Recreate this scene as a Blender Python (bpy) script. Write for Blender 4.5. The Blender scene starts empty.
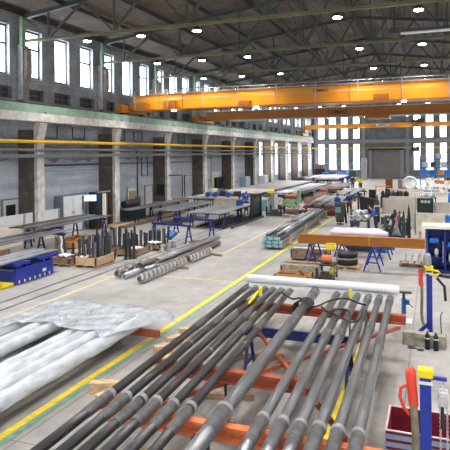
import bpy, math, random
from mathutils import Vector, Matrix
random.seed(7)
SC = bpy.context.scene
COL = SC.collection
R_ = math.radians

# ---------------------------------------------------------------- materials
def mat(name, col, rough=.6, metal=0., var=0., scale=3., bump=0., emit=None, es=0., stretch=(1, 1, 1), spec=.5, col2=None, clear=0.):
    m = bpy.data.materials.new(name); m.use_nodes = True
    nt = m.node_tree; b = nt.nodes['Principled BSDF']
    b.inputs['Base Color'].default_value = (*col, 1); b.inputs['Roughness'].default_value = rough
    b.inputs['Metallic'].default_value = metal; b.inputs['Specular IOR Level'].default_value = spec
    b.inputs['Coat Weight'].default_value = clear
    if emit:
        b.inputs['Emission Color'].default_value = (*emit, 1); b.inputs['Emission Strength'].default_value = es
    if var or bump or col2:
        tc = nt.nodes.new('ShaderNodeTexCoord'); mp = nt.nodes.new('ShaderNodeMapping')
        mp.inputs['Scale'].default_value = stretch
        nz = nt.nodes.new('ShaderNodeTexNoise'); nz.inputs['Scale'].default_value = scale; nz.inputs['Detail'].default_value = 5
        geo = nt.nodes.new('ShaderNodeNewGeometry')
        nt.links.new(geo.outputs['Position'], mp.inputs[0]); nt.links.new(mp.outputs[0], nz.inputs['Vector'])
        rp = nt.nodes.new('ShaderNodeValToRGB'); rp.color_ramp.elements[0].position = .33; rp.color_ramp.elements[1].position = .67
        if col2: a, c = col, col2
        else:
            a = tuple(max(0, x*(1-var)) for x in col); c = tuple(min(1, x*(1+var)) for x in col)
        rp.color_ramp.elements[0].color = (*a, 1); rp.color_ramp.elements[1].color = (*c, 1)
        nt.links.new(nz.outputs[0], rp.inputs[0]); nt.links.new(rp.outputs[0], b.inputs['Base Color'])
        if bump:
            bp = nt.nodes.new('ShaderNodeBump'); bp.inputs['Strength'].default_value = bump; bp.inputs['Distance'].default_value = .02
            nt.links.new(nz.outputs[0], bp.inputs['Height']); nt.links.new(bp.outputs[0], b.inputs['Normal'])
    return m

def node(nt, t, **kw):
    n = nt.nodes.new(t)
    for k, v in kw.items():
        if k[0] == 'i' and k[1:].isdigit(): n.inputs[int(k[1:])].default_value = v
        else: setattr(n, k, v)
    return n

def mix(nt, fac, a, b, mode='MIX'):
    n = nt.nodes.new('ShaderNodeMix'); n.data_type = 'RGBA'; n.blend_type = mode
    for s, v in ((0, fac), (6, a), (7, b)):
        if isinstance(v, bpy.types.NodeSocket): nt.links.new(v, n.inputs[s])
        else: n.inputs[s].default_value = v if s == 0 else (*v, 1)
    return n.outputs[2]

def ramp(nt, src, p0, p1, c0=(0, 0, 0), c1=(1, 1, 1)):
    n = nt.nodes.new('ShaderNodeValToRGB'); e = n.color_ramp.elements
    e[0].position = p0; e[1].position = p1; e[0].color = (*c0, 1); e[1].color = (*c1, 1)
    nt.links.new(src, n.inputs[0]); return n.outputs[0]

def noise(nt, vec, scale, detail=4, stretch=None):
    if stretch:
        mp = nt.nodes.new('ShaderNodeMapping'); mp.inputs['Scale'].default_value = stretch
        nt.links.new(vec, mp.inputs[0]); vec = mp.outputs[0]
    n = nt.nodes.new('ShaderNodeTexNoise'); n.inputs['Scale'].default_value = scale; n.inputs['Detail'].default_value = detail
    nt.links.new(vec, n.inputs['Vector']); return n.outputs[0]

def floor_mat():
    m = bpy.data.materials.new('concrete_floor'); m.use_nodes = True; nt = m.node_tree; b = nt.nodes['Principled BSDF']
    g = nt.nodes.new('ShaderNodeNewGeometry').outputs['Position']
    base = mix(nt, ramp(nt, noise(nt, g, .35), .35, .65), (.37, .355, .345), (.50, .485, .47))
    fine = ramp(nt, noise(nt, g, 2.2, 8), .3, .62, (.80, .79, .78), (1, 1, 1))
    c = mix(nt, 1., base, fine, 'MULTIPLY')
    # tyre and drag streaks running along the hall
    st = ramp(nt, noise(nt, g, 1.3, 6, (1.4, .35, 1)), .36, .56, (.80, .79, .79), (1, 1, 1))
    c = mix(nt, .7, c, st, 'MULTIPLY')
    blot = ramp(nt, noise(nt, g, 9, 5), .28, .42, (.80, .78, .76), (1, 1, 1))
    c = mix(nt, .6, c, blot, 'MULTIPLY')
    # stained concrete and painted-in shade under the pipe rack and along the wrapped pipes
    sx = nt.nodes.new('ShaderNodeSeparateXYZ'); nt.links.new(g, sx.inputs[0])
    def band(sock, lo, hi, soft):
        a = nt.nodes.new('ShaderNodeMapRange'); a.inputs['From Min'].default_value = lo-soft; a.inputs['From Max'].default_value = lo+soft; nt.links.new(sock, a.inputs['Value'])
        b_ = nt.nodes.new('ShaderNodeMapRange'); b_.inputs['From Min'].default_value = hi+soft; b_.inputs['From Max'].default_value = hi-soft; nt.links.new(sock, b_.inputs['Value'])
        mm = nt.nodes.new('ShaderNodeMath'); mm.operation = 'MULTIPLY'; nt.links.new(a.outputs[0], mm.inputs[0]); nt.links.new(b_.outputs[0], mm.inputs[1]); return mm.outputs[0]
    def mul(p, q):
        mm = nt.nodes.new('ShaderNodeMath'); mm.operation = 'MULTIPLY'; nt.links.new(p, mm.inputs[0]); nt.links.new(q, mm.inputs[1]); return mm.outputs[0]
    stain_shade = ramp(nt, noise(nt, g, 1.5, 7, (1.6, .45, 1)), .38, .60, (.30, .27, .26), (.88, .86, .85))
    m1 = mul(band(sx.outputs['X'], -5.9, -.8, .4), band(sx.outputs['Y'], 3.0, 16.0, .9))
    c = mix(nt, m1, c, mix(nt, 1., c, stain_shade, 'MULTIPLY'))
    stain_shade2 = ramp(nt, noise(nt, g, 1.2, 6, (1.2, .3, 1)), .35, .6, (.30, .26, .24), (.75, .72, .69))
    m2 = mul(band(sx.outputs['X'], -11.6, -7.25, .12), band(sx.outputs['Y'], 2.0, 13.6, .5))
    c = mix(nt, m2, c, mix(nt, 1., c, stain_shade2, 'MULTIPLY'))
    # slab joints
    br = nt.nodes.new('ShaderNodeTexBrick'); br.offset = 0; br.inputs['Scale'].default_value = 1
    br.inputs['Mortar Size'].default_value = .012; br.inputs['Brick Width'].default_value = 6.05; br.inputs['Row Height'].default_value = 4.4
    br.inputs['Color1'].default_value = br.inputs['Color2'].default_value = (1, 1, 1, 1); br.inputs['Mortar'].default_value = (.45, .43, .42, 1)
    mp = nt.nodes.new('ShaderNodeMapping'); mp.inputs['Location'].default_value = (.55, 1.3, 0)
    nt.links.new(g, mp.inputs[0]); nt.links.new(mp.outputs[0], br.inputs['Vector'])
    c = mix(nt, 1., c, br.outputs['Color'], 'MULTIPLY')
    nt.links.new(c, b.inputs['Base Color'])
    rr = nt.nodes.new('ShaderNodeMapRange'); rr.inputs['To Min'].default_value = .30; rr.inputs['To Max'].default_value = .50
    nt.links.new(noise(nt, g, 1.1), rr.inputs['Value']); nt.links.new(rr.outputs[0], b.inputs['Roughness'])
    return m

def wall_mat(name, hi, lo, split=None, paint=None, bw=1.0, bh=.5, rotx=True):
    """blockwork / panel wall: rough grey above, painted below"""
    m = bpy.data.materials.new(name); m.use_nodes = True; nt = m.node_tree; b = nt.nodes['Principled BSDF']
    g = nt.nodes.new('ShaderNodeNewGeometry').outputs['Position']
    c = mix(nt, ramp(nt, noise(nt, g, .8, 7), .33, .66), lo, hi)
    c = mix(nt, 1., c, ramp(nt, noise(nt, g, 5, 7, (1, 1, 1.6)), .3, .6, (.68, .67, .66), (1, 1, 1)), 'MULTIPLY')
    sp = nt.nodes.new('ShaderNodeSeparateXYZ'); nt.links.new(g, sp.inputs[0])
    if paint:
        ad = nt.nodes.new('ShaderNodeMath'); ad.operation = 'MULTIPLY_ADD'; ad.inputs[1].default_value = .9; nt.links.new(noise(nt, g, .7, 3), ad.inputs[0]); nt.links.new(sp.outputs['Z'], ad.inputs[2])
        lt = nt.nodes.new('ShaderNodeMath'); lt.operation = 'LESS_THAN'; lt.inputs[1].default_value = split + .45; nt.links.new(ad.outputs[0], lt.inputs[0])
        pc = mix(nt, ramp(nt, noise(nt, g, 1.3, 6), .35, .65), tuple(x*.82 for x in paint), paint)
        c = mix(nt, lt.outputs[0], c, pc)
    cb = nt.nodes.new('ShaderNodeCombineXYZ')
    nt.links.new(sp.outputs['Y' if rotx else 'X'], cb.inputs[0]); nt.links.new(sp.outputs['Z'], cb.inputs[1])
    br = nt.nodes.new('ShaderNodeTexBrick'); br.inputs['Scale'].default_value = 1; br.inputs['Brick Width'].default_value = bw; br.inputs['Row Height'].default_value = bh
    br.inputs['Mortar Size'].default_value = .012; br.inputs['Mortar'].default_value = (.6, .59, .58, 1)
    br.inputs['Color1'].default_value = (1, 1, 1, 1); br.inputs['Color2'].default_value = (.88, .87, .87, 1)
    nt.links.new(cb.outputs[0], br.inputs['Vector'])
    c = mix(nt, .5, c, br.outputs['Color'], 'MULTIPLY')
    nt.links.new(c, b.inputs['Base Color']); b.inputs['Roughness'].default_value = .85
    return m

def roof_mat():
    m = bpy.data.materials.new('roof_deck'); m.use_nodes = True; nt = m.node_tree; b = nt.nodes['Principled BSDF']
    g = nt.nodes.new('ShaderNodeNewGeometry').outputs['Position']
    c = mix(nt, ramp(nt, noise(nt, g, .5, 6), .3, .7), (.11, .088, .078), (.20, .165, .145))
    c = mix(nt, 1., c, ramp(nt, noise(nt, g, 4, 6, (1, .3, 1)), .3, .7, (.7, .7, .7), (1, 1, 1)), 'MULTIPLY')
    w = nt.nodes.new('ShaderNodeTexWave'); w.bands_direction = 'X'; w.inputs['Scale'].default_value = 1.05
    nt.links.new(g, w.inputs['Vector'])
    c = mix(nt, .6, c, ramp(nt, w.outputs[0], .0, .35, (.6, .6, .6), (1, 1, 1)), 'MULTIPLY')
    bp = nt.nodes.new('ShaderNodeBump'); bp.inputs['Strength'].default_value = .6; bp.inputs['Distance'].default_value = .05
    nt.links.new(w.outputs[0], bp.inputs['Height']); nt.links.new(bp.outputs[0], b.inputs['Normal'])
    nt.links.new(c, b.inputs['Base Color']); b.inputs['Roughness'].default_value = .8
    return m

M = dict(
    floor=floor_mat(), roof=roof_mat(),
    wall=wall_mat('left_wall_blockwork', (.38, .41, .45), (.23, .24, .27), 4.5, (.64, .69, .78)),
    wallback=wall_mat('back_wall_panels', (.28, .32, .35), (.17, .20, .22), .5, (.30, .34, .38), 2.0, 1.0, False),
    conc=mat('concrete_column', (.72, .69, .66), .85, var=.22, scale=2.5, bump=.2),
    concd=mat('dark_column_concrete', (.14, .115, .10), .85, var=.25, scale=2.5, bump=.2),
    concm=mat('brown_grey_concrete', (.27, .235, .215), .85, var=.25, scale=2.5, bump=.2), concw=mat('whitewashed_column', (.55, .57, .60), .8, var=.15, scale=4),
    yline=mat('yellow_floor_paint', (.85, .66, .04), .55, var=.18, scale=6), yline2=mat('faded_yellow_floor_paint', (.72, .58, .26), .6, var=.2, scale=8),
    gline=mat('green_floor_paint', (.20, .38, .28), .55, var=.25, scale=6), bline=mat('blue_floor_paint', (.42, .50, .62), .6, var=.15, scale=6),
    track=mat('floor_rail_steel', (.07, .065, .065), .4, .7), 
    gwhite=mat('window_glass_white', (.9, .93, .97), .2, emit=(.93, .97, 1.0), es=6.0), gfill=mat('window_glass_overcast', (.9, .93, .97), .2, emit=(.95, .97, 1.0), es=2.6),  # gfill: fill glow for the added, unseen windows behind the camera
    wframe=mat('window_frame_metal', (.10, .13, .17), .5, .3), wrev=mat('window_reveal_plaster', (.36, .40, .44), .8, var=.15, scale=6),
    vent=mat('dark_vent_glass', (.03, .028, .028), .35),
    green=mat('green_painted_steel', (.20, .33, .23), .5, var=.18, scale=2), greend=mat('dark_green_truss_steel', (.05, .062, .05), .55, var=.25, scale=2),
    olive=mat('olive_chord_steel', (.15, .155, .075), .5, var=.2, scale=2), tgreen=mat('pale_green_runway', (.30, .46, .36), .5, var=.2, scale=1.5),
    purlin=mat('dark_purlin_steel', (.035, .03, .028), .6), 
    crane=mat('crane_yellow_paint', (.70, .285, .004), .38, var=.06, scale=1.2), craneo=mat('distant_crane_orange', (.80, .30, .03), .4, var=.06), craned=mat('crane_orange_paint', (.38, .13, .008), .4, var=.08, scale=1.5),
    black=mat('black_paint', (.015, .015, .017), .5), dark=mat('dark_grey_metal', (.05, .05, .055), .5, .3), 
    grey=mat('grey_metal', (.33, .34, .36), .45, .5, var=.1, scale=3), galv=mat('galvanised_steel', (.45, .47, .50), .35, .7, var=.12, scale=4),
    white=mat('white_enamel', (.78, .79, .80), .4, var=.04, scale=3), lampe=mat('lamp_diffuser', (1, 1, 1), .4, emit=(1, .97, .92), es=28.),
    duct=mat('dull_grey_duct', (.16, .165, .17), .7, var=.15), ypipe=mat('yellow_gas_pipe', (.80, .50, .02), .4, var=.08, scale=2), 
    rust=mat('red_oxide_steel', (.42, .095, .045), .5, var=.22, scale=3), rustd=mat('dark_red_oxide', (.13, .022, .028), .55, var=.2, scale=5),
    orange=mat('orange_primer_steel', (.70, .20, .075), .5, var=.16, scale=5),
    navy=mat('navy_trestle_paint', (.010, .022, .19), .42, var=.2, scale=4), blue=mat('royal_blue_paint', (.012, .032, .32), .38, var=.15, scale=4), blued=mat('dark_blue_paint', (.012, .025, .15), .42, var=.2, scale=4),
    blueb=mat('bright_blue_plastic', (.02, .16, .62), .35, var=.1, scale=5), blue2=mat('medium_blue_paint', (.02, .14, .42), .38, var=.1, scale=5),
    pipe=mat('dark_grey_drill_pipe', (.052, .048, .052), .30, .35, var=.22, scale=7, stretch=(1, .25, 1)),
    pipel=mat('light_grey_drill_pipe', (.17, .173, .182), .29, .45, var=.16, scale=7, stretch=(1, .25, 1)),
    joint=mat('worn_grey_tool_joint', (.135, .135, .142), .33, .35, var=.3, scale=9), ringm=mat('pale_ring_plastic', (.27, .275, .285), .45),
    plastic=mat('white_plastic_tube', (.86, .87, .89), .28, var=.04, scale=8, clear=.2), 
    wrap=mat('milky_plastic_film', (.60, .64, .69), .22, var=.20, scale=7, bump=.8, stretch=(1, .35, 1), clear=.5),
    rubber=mat('black_rubber', (.02, .02, .022), .6), 
    wood=mat('pale_timber', (.62, .44, .25), .75, var=.22, scale=5, stretch=(.4, 3, 3)), woodd=mat('weathered_timber', (.30, .20, .13), .8, var=.3, scale=6),
    woodo=mat('orange_plywood', (.60, .28, .09), .6, var=.25, scale=4), woodg=mat('greyed_timber', (.36, .33, .26), .8, var=.3, scale=7),
    steel=mat('bare_mill_steel', (.36, .37, .40), .3, .8, var=.2, scale=5, stretch=(1, .3, 1)), steeld=mat('dark_mill_steel', (.10, .10, .12), .38, .6, var=.25, scale=6),
    fieldd=mat('dark_stored_pipe', (.11, .10, .10), .4, .45, var=.2, scale=4), fieldp=mat('greyish_pink_pipe', (.34, .31, .31), .4, .45, var=.2, scale=4), steelb=mat('brown_scaled_steel', (.22, .17, .15), .45, .4, var=.3, scale=6), silver=mat('polished_steel', (.62, .62, .64), .42, .75, var=.1, scale=8),
    yellow=mat('yellow_plastic', (.90, .72, .01), .4), red=mat('red_fabric', (.75, .06, .03), .6), hose=mat('olive_hose', (.20, .185, .12), .55, var=.2, scale=9),
    maroon=mat('maroon_bin_paint', (.20, .015, .035), .45, var=.2, scale=4), stripe=mat('grey_blue_stripe', (.30, .36, .48), .4, var=.1, scale=5),
    cream=mat('cream_panel', (.93, .86, .73), .6, var=.05, scale=2), creamd=mat('beige_bench_panel', (.76, .69, .56), .6, var=.15, scale=3),
    skin=mat('skin', (.55, .33, .24), .6), hair=mat('dark_hair', (.04, .03, .025), .7), cloth=mat('blue_work_jacket', (.03, .10, .55), .85, var=.2, scale=9),
    clothd=mat('dark_work_trousers', (.03, .035, .05), .85, var=.2, scale=9), apron=mat('grey_welding_apron', (.12, .12, .11), .8, var=.15, scale=7),
    teal=mat('teal_cloth', (.22, .48, .46), .8, var=.1, scale=8), pink=mat('pinkish_film_wrap', (.72, .60, .66), .3, var=.08, scale=5, bump=.5),
    mesh=mat('dark_green_curtain', (.025, .06, .05), .6, var=.2, scale=4), mgreen=mat('machine_green_paint', (.23, .36, .22), .45, var=.2, scale=4),
    lblue=mat('pale_blue_enamel', (.40, .52, .64), .5, var=.08, scale=3), screen=mat('lit_screen', (.2, .4, .8), .3, emit=(.35, .6, 1), es=1.6),
    cobalt=mat('cobalt_drum_paint', (.01, .12, .50), .4), poster=mat('tan_poster', (.50, .42, .22), .7, var=.15, scale=9), cyan=mat('pale_cyan_end_paint', (.32, .55, .58), .5, var=.2, scale=9),
    door=mat('brown_grey_roller_door', (.24, .225, .215), .55, .2, var=.12, scale=1.5), brown=mat('brown_panel', (.20, .06, .02), .6, var=.2, scale=5),
    rope=mat('tan_rope', (.45, .33, .2), .8), label=mat('white_label', (.8, .8, .8), .6), zinc=mat('bluish_bar_steel', (.26, .29, .36), .35, .6, var=.2, scale=5),
)

def film_mat():
    m = mat('translucent_film_sheet', (.62, .66, .72), .2, clear=.6, var=.08, scale=8, bump=.9); nt = m.node_tree; b = nt.nodes['Principled BSDF']
    g = nt.nodes.new('ShaderNodeNewGeometry').outputs['Position']
    nt.links.new(ramp(nt, noise(nt, g, 3.0, 5, (1, .5, 1)), .3, .7, (.35, .35, .35), (.85, .85, .85)), b.inputs['Alpha'])
    return m
M['film'] = film_mat()
# ---------------------------------------------------------------- mesh builder
class MB:
    def __init__(s): s.v = []; s.f = []; s.sm = []
    def add(s, vs, fs, smooth=False):
        n = len(s.v); s.v += [tuple(v) for v in vs]; s.f += [tuple(n+i for i in f) for f in fs]; s.sm += [smooth]*len(fs); return s
    def bx(s, x0, x1, y0, y1, z0, z1):
        return s.add([(x0,y0,z0),(x1,y0,z0),(x1,y1,z0),(x0,y1,z0),(x0,y0,z1),(x1,y0,z1),(x1,y1,z1),(x0,y1,z1)],
                     [(0,3,2,1),(4,5,6,7),(0,1,5,4),(1,2,6,5),(2,3,7,6),(3,0,4,7)])
    def box(s, c, d, rz=0, rx=0, ry=0):
        m = Matrix.Translation(c) @ Matrix.Rotation(rz, 4, 'Z') @ Matrix.Rotation(ry, 4, 'Y') @ Matrix.Rotation(rx, 4, 'X')
        x, y, z = (q/2 for q in d)
        vs = [m @ Vector(p) for p in [(-x,-y,-z),(x,-y,-z),(x,y,-z),(-x,y,-z),(-x,-y,z),(x,-y,z),(x,y,z),(-x,y,z)]]
        return s.add(vs, [(0,3,2,1),(4,5,6,7),(0,1,5,4),(1,2,6,5),(2,3,7,6),(3,0,4,7)])
    def bar(s, a, b, w, h, up=(0, 0, 1)):
        a, b = Vector(a), Vector(b); t = (b-a).normalized(); u = Vector(up)
        if abs(t.dot(u)) > .98: u = Vector((0, 1, 0))
        n = t.cross(u).normalized(); k = n.cross(t).normalized()
        vs = [p + n*sx*w/2 + k*sz*h/2 for p in (a, b) for sx, sz in ((-1,-1),(1,-1),(1,1),(-1,1))]
        return s.add(vs, [(0,1,2,3),(7,6,5,4),(0,4,5,1),(1,5,6,2),(2,6,7,3),(3,7,4,0)])
    def ibeam(s, a, b, w, h, t=.03):
        s.bar(Vector(a)+Vector((0,0,h/2-t/2)), Vector(b)+Vector((0,0,h/2-t/2)), w, t)
        s.bar(Vector(a)-Vector((0,0,h/2-t/2)), Vector(b)-Vector((0,0,h/2-t/2)), w, t)
        return s.bar(a, b, t, h-2*t)
    def tube(s, pts, r, n=12, cap=True):
        pts = [Vector(p) for p in pts]; k = len(pts); rs = r if isinstance(r, (list, tuple)) else [r]*k
        vs = []; prev = None
        for i, p in enumerate(pts):
            t = (pts[min(i+1, k-1)] - pts[max(i-1, 0)])
            t = t.normalized() if t.length > 1e-9 else Vector((0, 0, 1))
            if prev is None:
                u = Vector((0, 0, 1)) if abs(t.z) < .95 else Vector((1, 0, 0)); a = t.cross(u).normalized()
            else:
                a = (prev - t*prev.dot(t)).normalized()
            prev = a; b = t.cross(a)
            vs += [p + (a*math.cos(2*math.pi*j/n) + b*math.sin(2*math.pi*j/n))*rs[i] for j in range(n)]
        fs = [(i*n+j, i*n+(j+1) % n, (i+1)*n+(j+1) % n, (i+1)*n+j) for i in range(k-1) for j in range(n)]
        s.add(vs, fs, True)
        if cap: s.add(vs[:n], [tuple(range(n))[::-1]]); s.add(vs[-n:], [tuple(range(n))])
        return s
    def hollow(s, a, b, r, ri, n=16):
        a, b = Vector(a), Vector(b); t = (b-a).normalized(); u = Vector((0,0,1)) if abs(t.z) < .95 else Vector((1,0,0))
        p = t.cross(u).normalized(); q = t.cross(p); vs = []
        for o, rr in ((a, r), (b, r), (b, ri), (a, ri)):
            vs += [o + (p*math.cos(2*math.pi*j/n) + q*math.sin(2*math.pi*j/n))*rr for j in range(n)]
        fs = [(k*n+j, k*n+(j+1) % n, ((k+1) % 4)*n+(j+1) % n, ((k+1) % 4)*n+j) for k in range(4) for j in range(n)]
        return s.add(vs, fs, True)
    def lathe(s, prof, c=(0, 0, 0), n=20):
        k = len(prof); vs = [(c[0]+r*math.cos(2*math.pi*j/n), c[1]+r*math.sin(2*math.pi*j/n), c[2]+z) for r, z in prof for j in range(n)]
        return s.add(vs, [(i*n+j, i*n+(j+1) % n, (i+1)*n+(j+1) % n, (i+1)*n+j) for i in range(k-1) for j in range(n)], True)
    def prism(s, poly, d):
        k = len(poly); d = Vector(d); vs = [Vector(p) for p in poly] + [Vector(p)+d for p in poly]
        return s.add(vs, [tuple(range(k))[::-1], tuple(range(k, 2*k))] + [(i, (i+1) % k, k+(i+1) % k, k+i) for i in range(k)])
    def ball(s, c, r, n=12, sc=(1, 1, 1)):
        m = n//2; prof = []
        vs = [(c[0]+r*sc[0]*math.sin(math.pi*i/m)*math.cos(2*math.pi*j/n), c[1]+r*sc[1]*math.sin(math.pi*i/m)*math.sin(2*math.pi*j/n), c[2]-r*sc[2]*math.cos(math.pi*i/m)) for i in range(m+1) for j in range(n)]
        return s.add(vs, [(i*n+j, i*n+(j+1) % n, (i+1)*n+(j+1) % n, (i+1)*n+j) for i in range(m) for j in range(n)], True)
    def build(s, name, m, parent=None, bevel=0.):
        me = bpy.data.meshes.new(name); me.from_pydata(s.v, [], s.f); me.update()
        me.polygons.foreach_set('use_smooth', s.sm)
        me.materials.append(M[m] if isinstance(m, str) else m)
        o = bpy.data.objects.new(name, me); COL.objects.link(o)
        if parent is not None: o.parent = parent
        if bevel:
            b = o.modifiers.new('bevel', 'BEVEL'); b.width = bevel; b.segments = 2; b.limit_method = 'ANGLE'
        return o

def tag(o, label=None, cat=None, group=None, kind=None):
    if label: o['label'] = label
    if cat: o['category'] = cat
    if group: o['group'] = group
    if kind: o['kind'] = kind
    return o
def empty(name, loc=(0, 0, 0), rz=0, label=None, cat=None, group=None, kind=None):
    o = bpy.data.objects.new(name, None); o.empty_display_size = .1; COL.objects.link(o)
    o.location = loc; o.rotation_euler = (0, 0, rz); return tag(o, label, cat, group, kind)
def copy_tree(o, loc=None, rz=None, label=None, group=None, parent=None):
    c = o.copy(); COL.objects.link(c); c.parent = parent
    for ch in list(o.children): copy_tree(ch, parent=c)
    if loc is not None: c.location = loc
    if rz is not None: c.rotation_euler = (0, 0, rz)
    if label: c['label'] = label
    if group: c['group'] = group
    return c
def struct(name, mb, m, parent=None):
    o = mb.build(name, m, parent)
    if parent is None: o['kind'] = 'structure'
    return o
NTH = ['first', 'second', 'third', 'fourth', 'fifth', 'sixth', 'seventh', 'eighth', 'ninth', 'tenth', 'eleventh', 'twelfth']

# ---------------------------------------------------------------- camera (4 m up, lens shift keeps uprights upright)
f_px, TH, RO = 555., R_(20.55), R_(.54)
cd = bpy.data.cameras.new('camera'); cam = bpy.data.objects.new('camera', cd); COL.objects.link(cam); SC.camera = cam
cd.sensor_fit = 'HORIZONTAL'; cd.sensor_width = 36; cd.lens = 36*f_px/450; cd.shift_y = -71/450; cd.clip_end = 300; cd.clip_start = .1
Rv = Vector((math.cos(TH), math.sin(TH), 0)); Fv = Vector((-math.sin(TH), math.cos(TH), 0)); Zv = Vector((0, 0, 1))
cx = Rv*math.cos(RO) - Zv*math.sin(RO); cy = Rv*math.sin(RO) + Zv*math.cos(RO)
cam.matrix_world = Matrix(((cx.x, cy.x, -Fv.x, 0), (cx.y, cy.y, -Fv.y, 0), (cx.z, cy.z, -Fv.z, 4.0), (0, 0, 0, 1)))

# ---------------------------------------------------------------- shell
XL, XR, YB, YF = -16.5, 8.5, 80.5, -6.0
ROWS = [19.0 + 6.05*k for k in range(-4, 11)]       # column / truss lines
XC, ZE, SL = -4.0, 10.1, .13

def wall_mesh(a0, a1, z0, z1, holes, plane, thick, axis):
    """wall in the plane axis=const with real openings and reveals; holes = (a0,a1,z0,z1)"""
    A = sorted({a0, a1, *[h[0] for h in holes], *[h[1] for h in holes]}); Zs = sorted({z0, z1, *[h[2] for h in holes], *[h[3] for h in holes]})
    mb = MB(); P = (lambda a, z, t: (plane+t, a, z)) if axis == 'x' else (lambda a, z, t: (a, plane+t, z))
    for i in range(len(A)-1):
        for j in range(len(Zs)-1):
            ca, cz = (A[i]+A[i+1])/2, (Zs[j]+Zs[j+1])/2
            if any(h[0] < ca < h[1] and h[2] < cz < h[3] for h in holes): continue
            for t in (0, thick): mb.add([P(A[i], Zs[j], t), P(A[i+1], Zs[j], t), P(A[i+1], Zs[j+1], t), P(A[i], Zs[j+1], t)], [(0, 1, 2, 3)])
    for h in holes + [(a0, a1, z0, z1)]:
        c = [(h[0], h[2]), (h[1], h[2]), (h[1], h[3]), (h[0], h[3])]
        for k in range(4):
            p, q = c[k], c[(k+1) % 4]
            mb.add([P(*p, 0), P(*q, 0), P(*q, thick), P(*p, thick)], [(0, 1, 2, 3)])
    return mb

tall, small, low = [], [], []
for k, Y in enumerate(ROWS[:-1]):
    for d in (1.05, 3.05, 5.05):
        tall.append((Y+d-.55, Y+d+.55, 7.4, 9.5)); small.append((Y+d-.62, Y+d+.62, 6.42, 6.92))
    if Y > 48: low.append((Y+4.7, Y+5.8, 1.6, 5.2))
tall = [h for h in tall if h[1] < YB-.2]; small = [h for h in small if h[1] < YB-.2]; low = [h for h in low if h[1] < YB-.2]
struct('wall_left', wall_mesh(YF, YB, 0, 10.15, tall+small+low, XL, -.4, 'x'), 'wall')
struct('wall_right', wall_mesh(YF, YB, 0, 10.15, tall, XR, .4, 'x'), 'wall')

wn = [0]
def window(h, plane, axis, out, mull=(), transom=(), pane='gwhite', fr=.06, rev=True):
    wn[0] += 1
    a0, a1, z0, z1 = h; B = (lambda mb, a, b, z, w, t0, t1: mb.bx(*sorted((plane+t0, plane+t1)), a, b, z, w)) if axis == 'x' else (lambda mb, a, b, z, w, t0, t1: mb.bx(a, b, *sorted((plane+t0, plane+t1)), z, w))
    w = empty('window_%d' % wn[0], ((plane, (a0+a1)/2, z0) if axis == 'x' else ((a0+a1)/2, plane, z0)), kind='structure')
    def loc(o): o.matrix_parent_inverse = Matrix.Translation(-Vector(w.location)); return o
    t0, t1 = out*.16, out*.24
    m = MB()
    for (x, y) in ((a0, a0+fr), (a1-fr, a1)): B(m, x, y, z0, z1, t0, t1)
    for (x, y) in ((z0, z0+fr), (z1-fr, z1)): B(m, a0+fr, a1-fr, x, y, t0, t1)
    for q in mull: B(m, a0+(a1-a0)*q-fr/2, a0+(a1-a0)*q+fr/2, z0+fr, z1-fr, t0, t1)
    for q in transom: B(m, a0+fr, a1-fr, z0+(z1-z0)*q-fr/2, z0+(z1-z0)*q+fr/2, t0, t1)
    loc(m.build('window_frame', 'wframe', w))
    m = MB(); B(m, a0+fr, a1-fr, z0+fr, z1-fr, out*.19, out*.21); loc(m.build('pane', pane, w))
    if rev:
        m = MB(); B(m, a0-.06, a0, z0-.05, z1+.03, out*-.012, out*.15); B(m, a1-.03, a1, z0, z1, out*-.012, out*.16); B(m, a0-.06, a1+.09, z0-.06, z0, out*-.03, out*.15)
        loc(m.build('window_surround', 'wrev', w))
    return w
for i, h in enumerate(tall): window(h, XL, 'x', -1, transom=((.62,) if i % 3 != 1 else ()), fr=.10)
for h in small: window(h, XL, 'x', -1, mull=(.34, .67), transom=(.5,), pane='vent', fr=.05, rev=False)
for h in low: window(h, XL, 'x', -1, transom=(.33, .66))
for h in tall: window(h, XR, 'x', 1, transom=(.6,), fr=.09, rev=False)

bx_ = [(-15.7, -14.76), (-14.1, -13.09), (-12.38, -11.39), (-10.68, -9.78), (-2.49, -1.58), (-.9, .07), (.88, 1.76), (2.7, 3.6), (4.5, 5.4), (6.3, 7.2)]
bh = [(a, b, z0, z1) for a, b in bx_ for z0, z1 in ((1.55, 5.25), (6.0, 9.4))]
DOOR = (-8.05, -4.25, 0, 4.05)
mbw = wall_mesh(XL, XR, 0, 10.15, bh+[DOOR], YB, .4, 'y')
mbw.prism([(XL, YB, 10.15), (XR, YB, 10.15), (XC, YB, ZE+12.5*SL+.05)], (0, .4, 0))
struct('wall_back', mbw, 'wallback')
fh = [(-15.6+2.4*i_, -14.2+2.4*i_, z0, z1) for i_ in range(10) for z0, z1 in ((1.55, 5.25), (6.0, 9.4))]
mbf = wall_mesh(XL, XR, 0, 10.15, fh, YF, -.4, 'y')
mbf.prism([(XL, YF, 10.15), (XR, YF, 10.15), (XC, YF, ZE+12.5*SL+.05)], (0, -.4, 0))
struct('wall_front', mbf, 'wallback')
for h in fh: window(h, YF, 'y', -1, transom=(.5,), rev=False, pane='gfill')  # unseen glowing windows, added behind the camera to brighten upright faces
for h in bh: window(h, YB, 'y', 1, transom=((.22,) if h[2] < 3 else (.5,)))
d = empty('door_1', (-6.15, YB, 0), kind='structure')
def kid(mb, n, m, p, label=None, bevel=0.):
    """child whose mesh is given in world coordinates (parent carries only a translation)"""
    o = mb.build(n, m, p, bevel); o.matrix_parent_inverse = Matrix.Translation(-Vector(p.location))
    if label: o['label'] = label
    return o
m = MB()
for i in range(20): m.bx(-8.05, -4.25, YB+.10, YB+.16+.02*(i % 2), i*.2025, (i+1)*.2025)
kid(m, 'roller_curtain', 'door', d)
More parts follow.
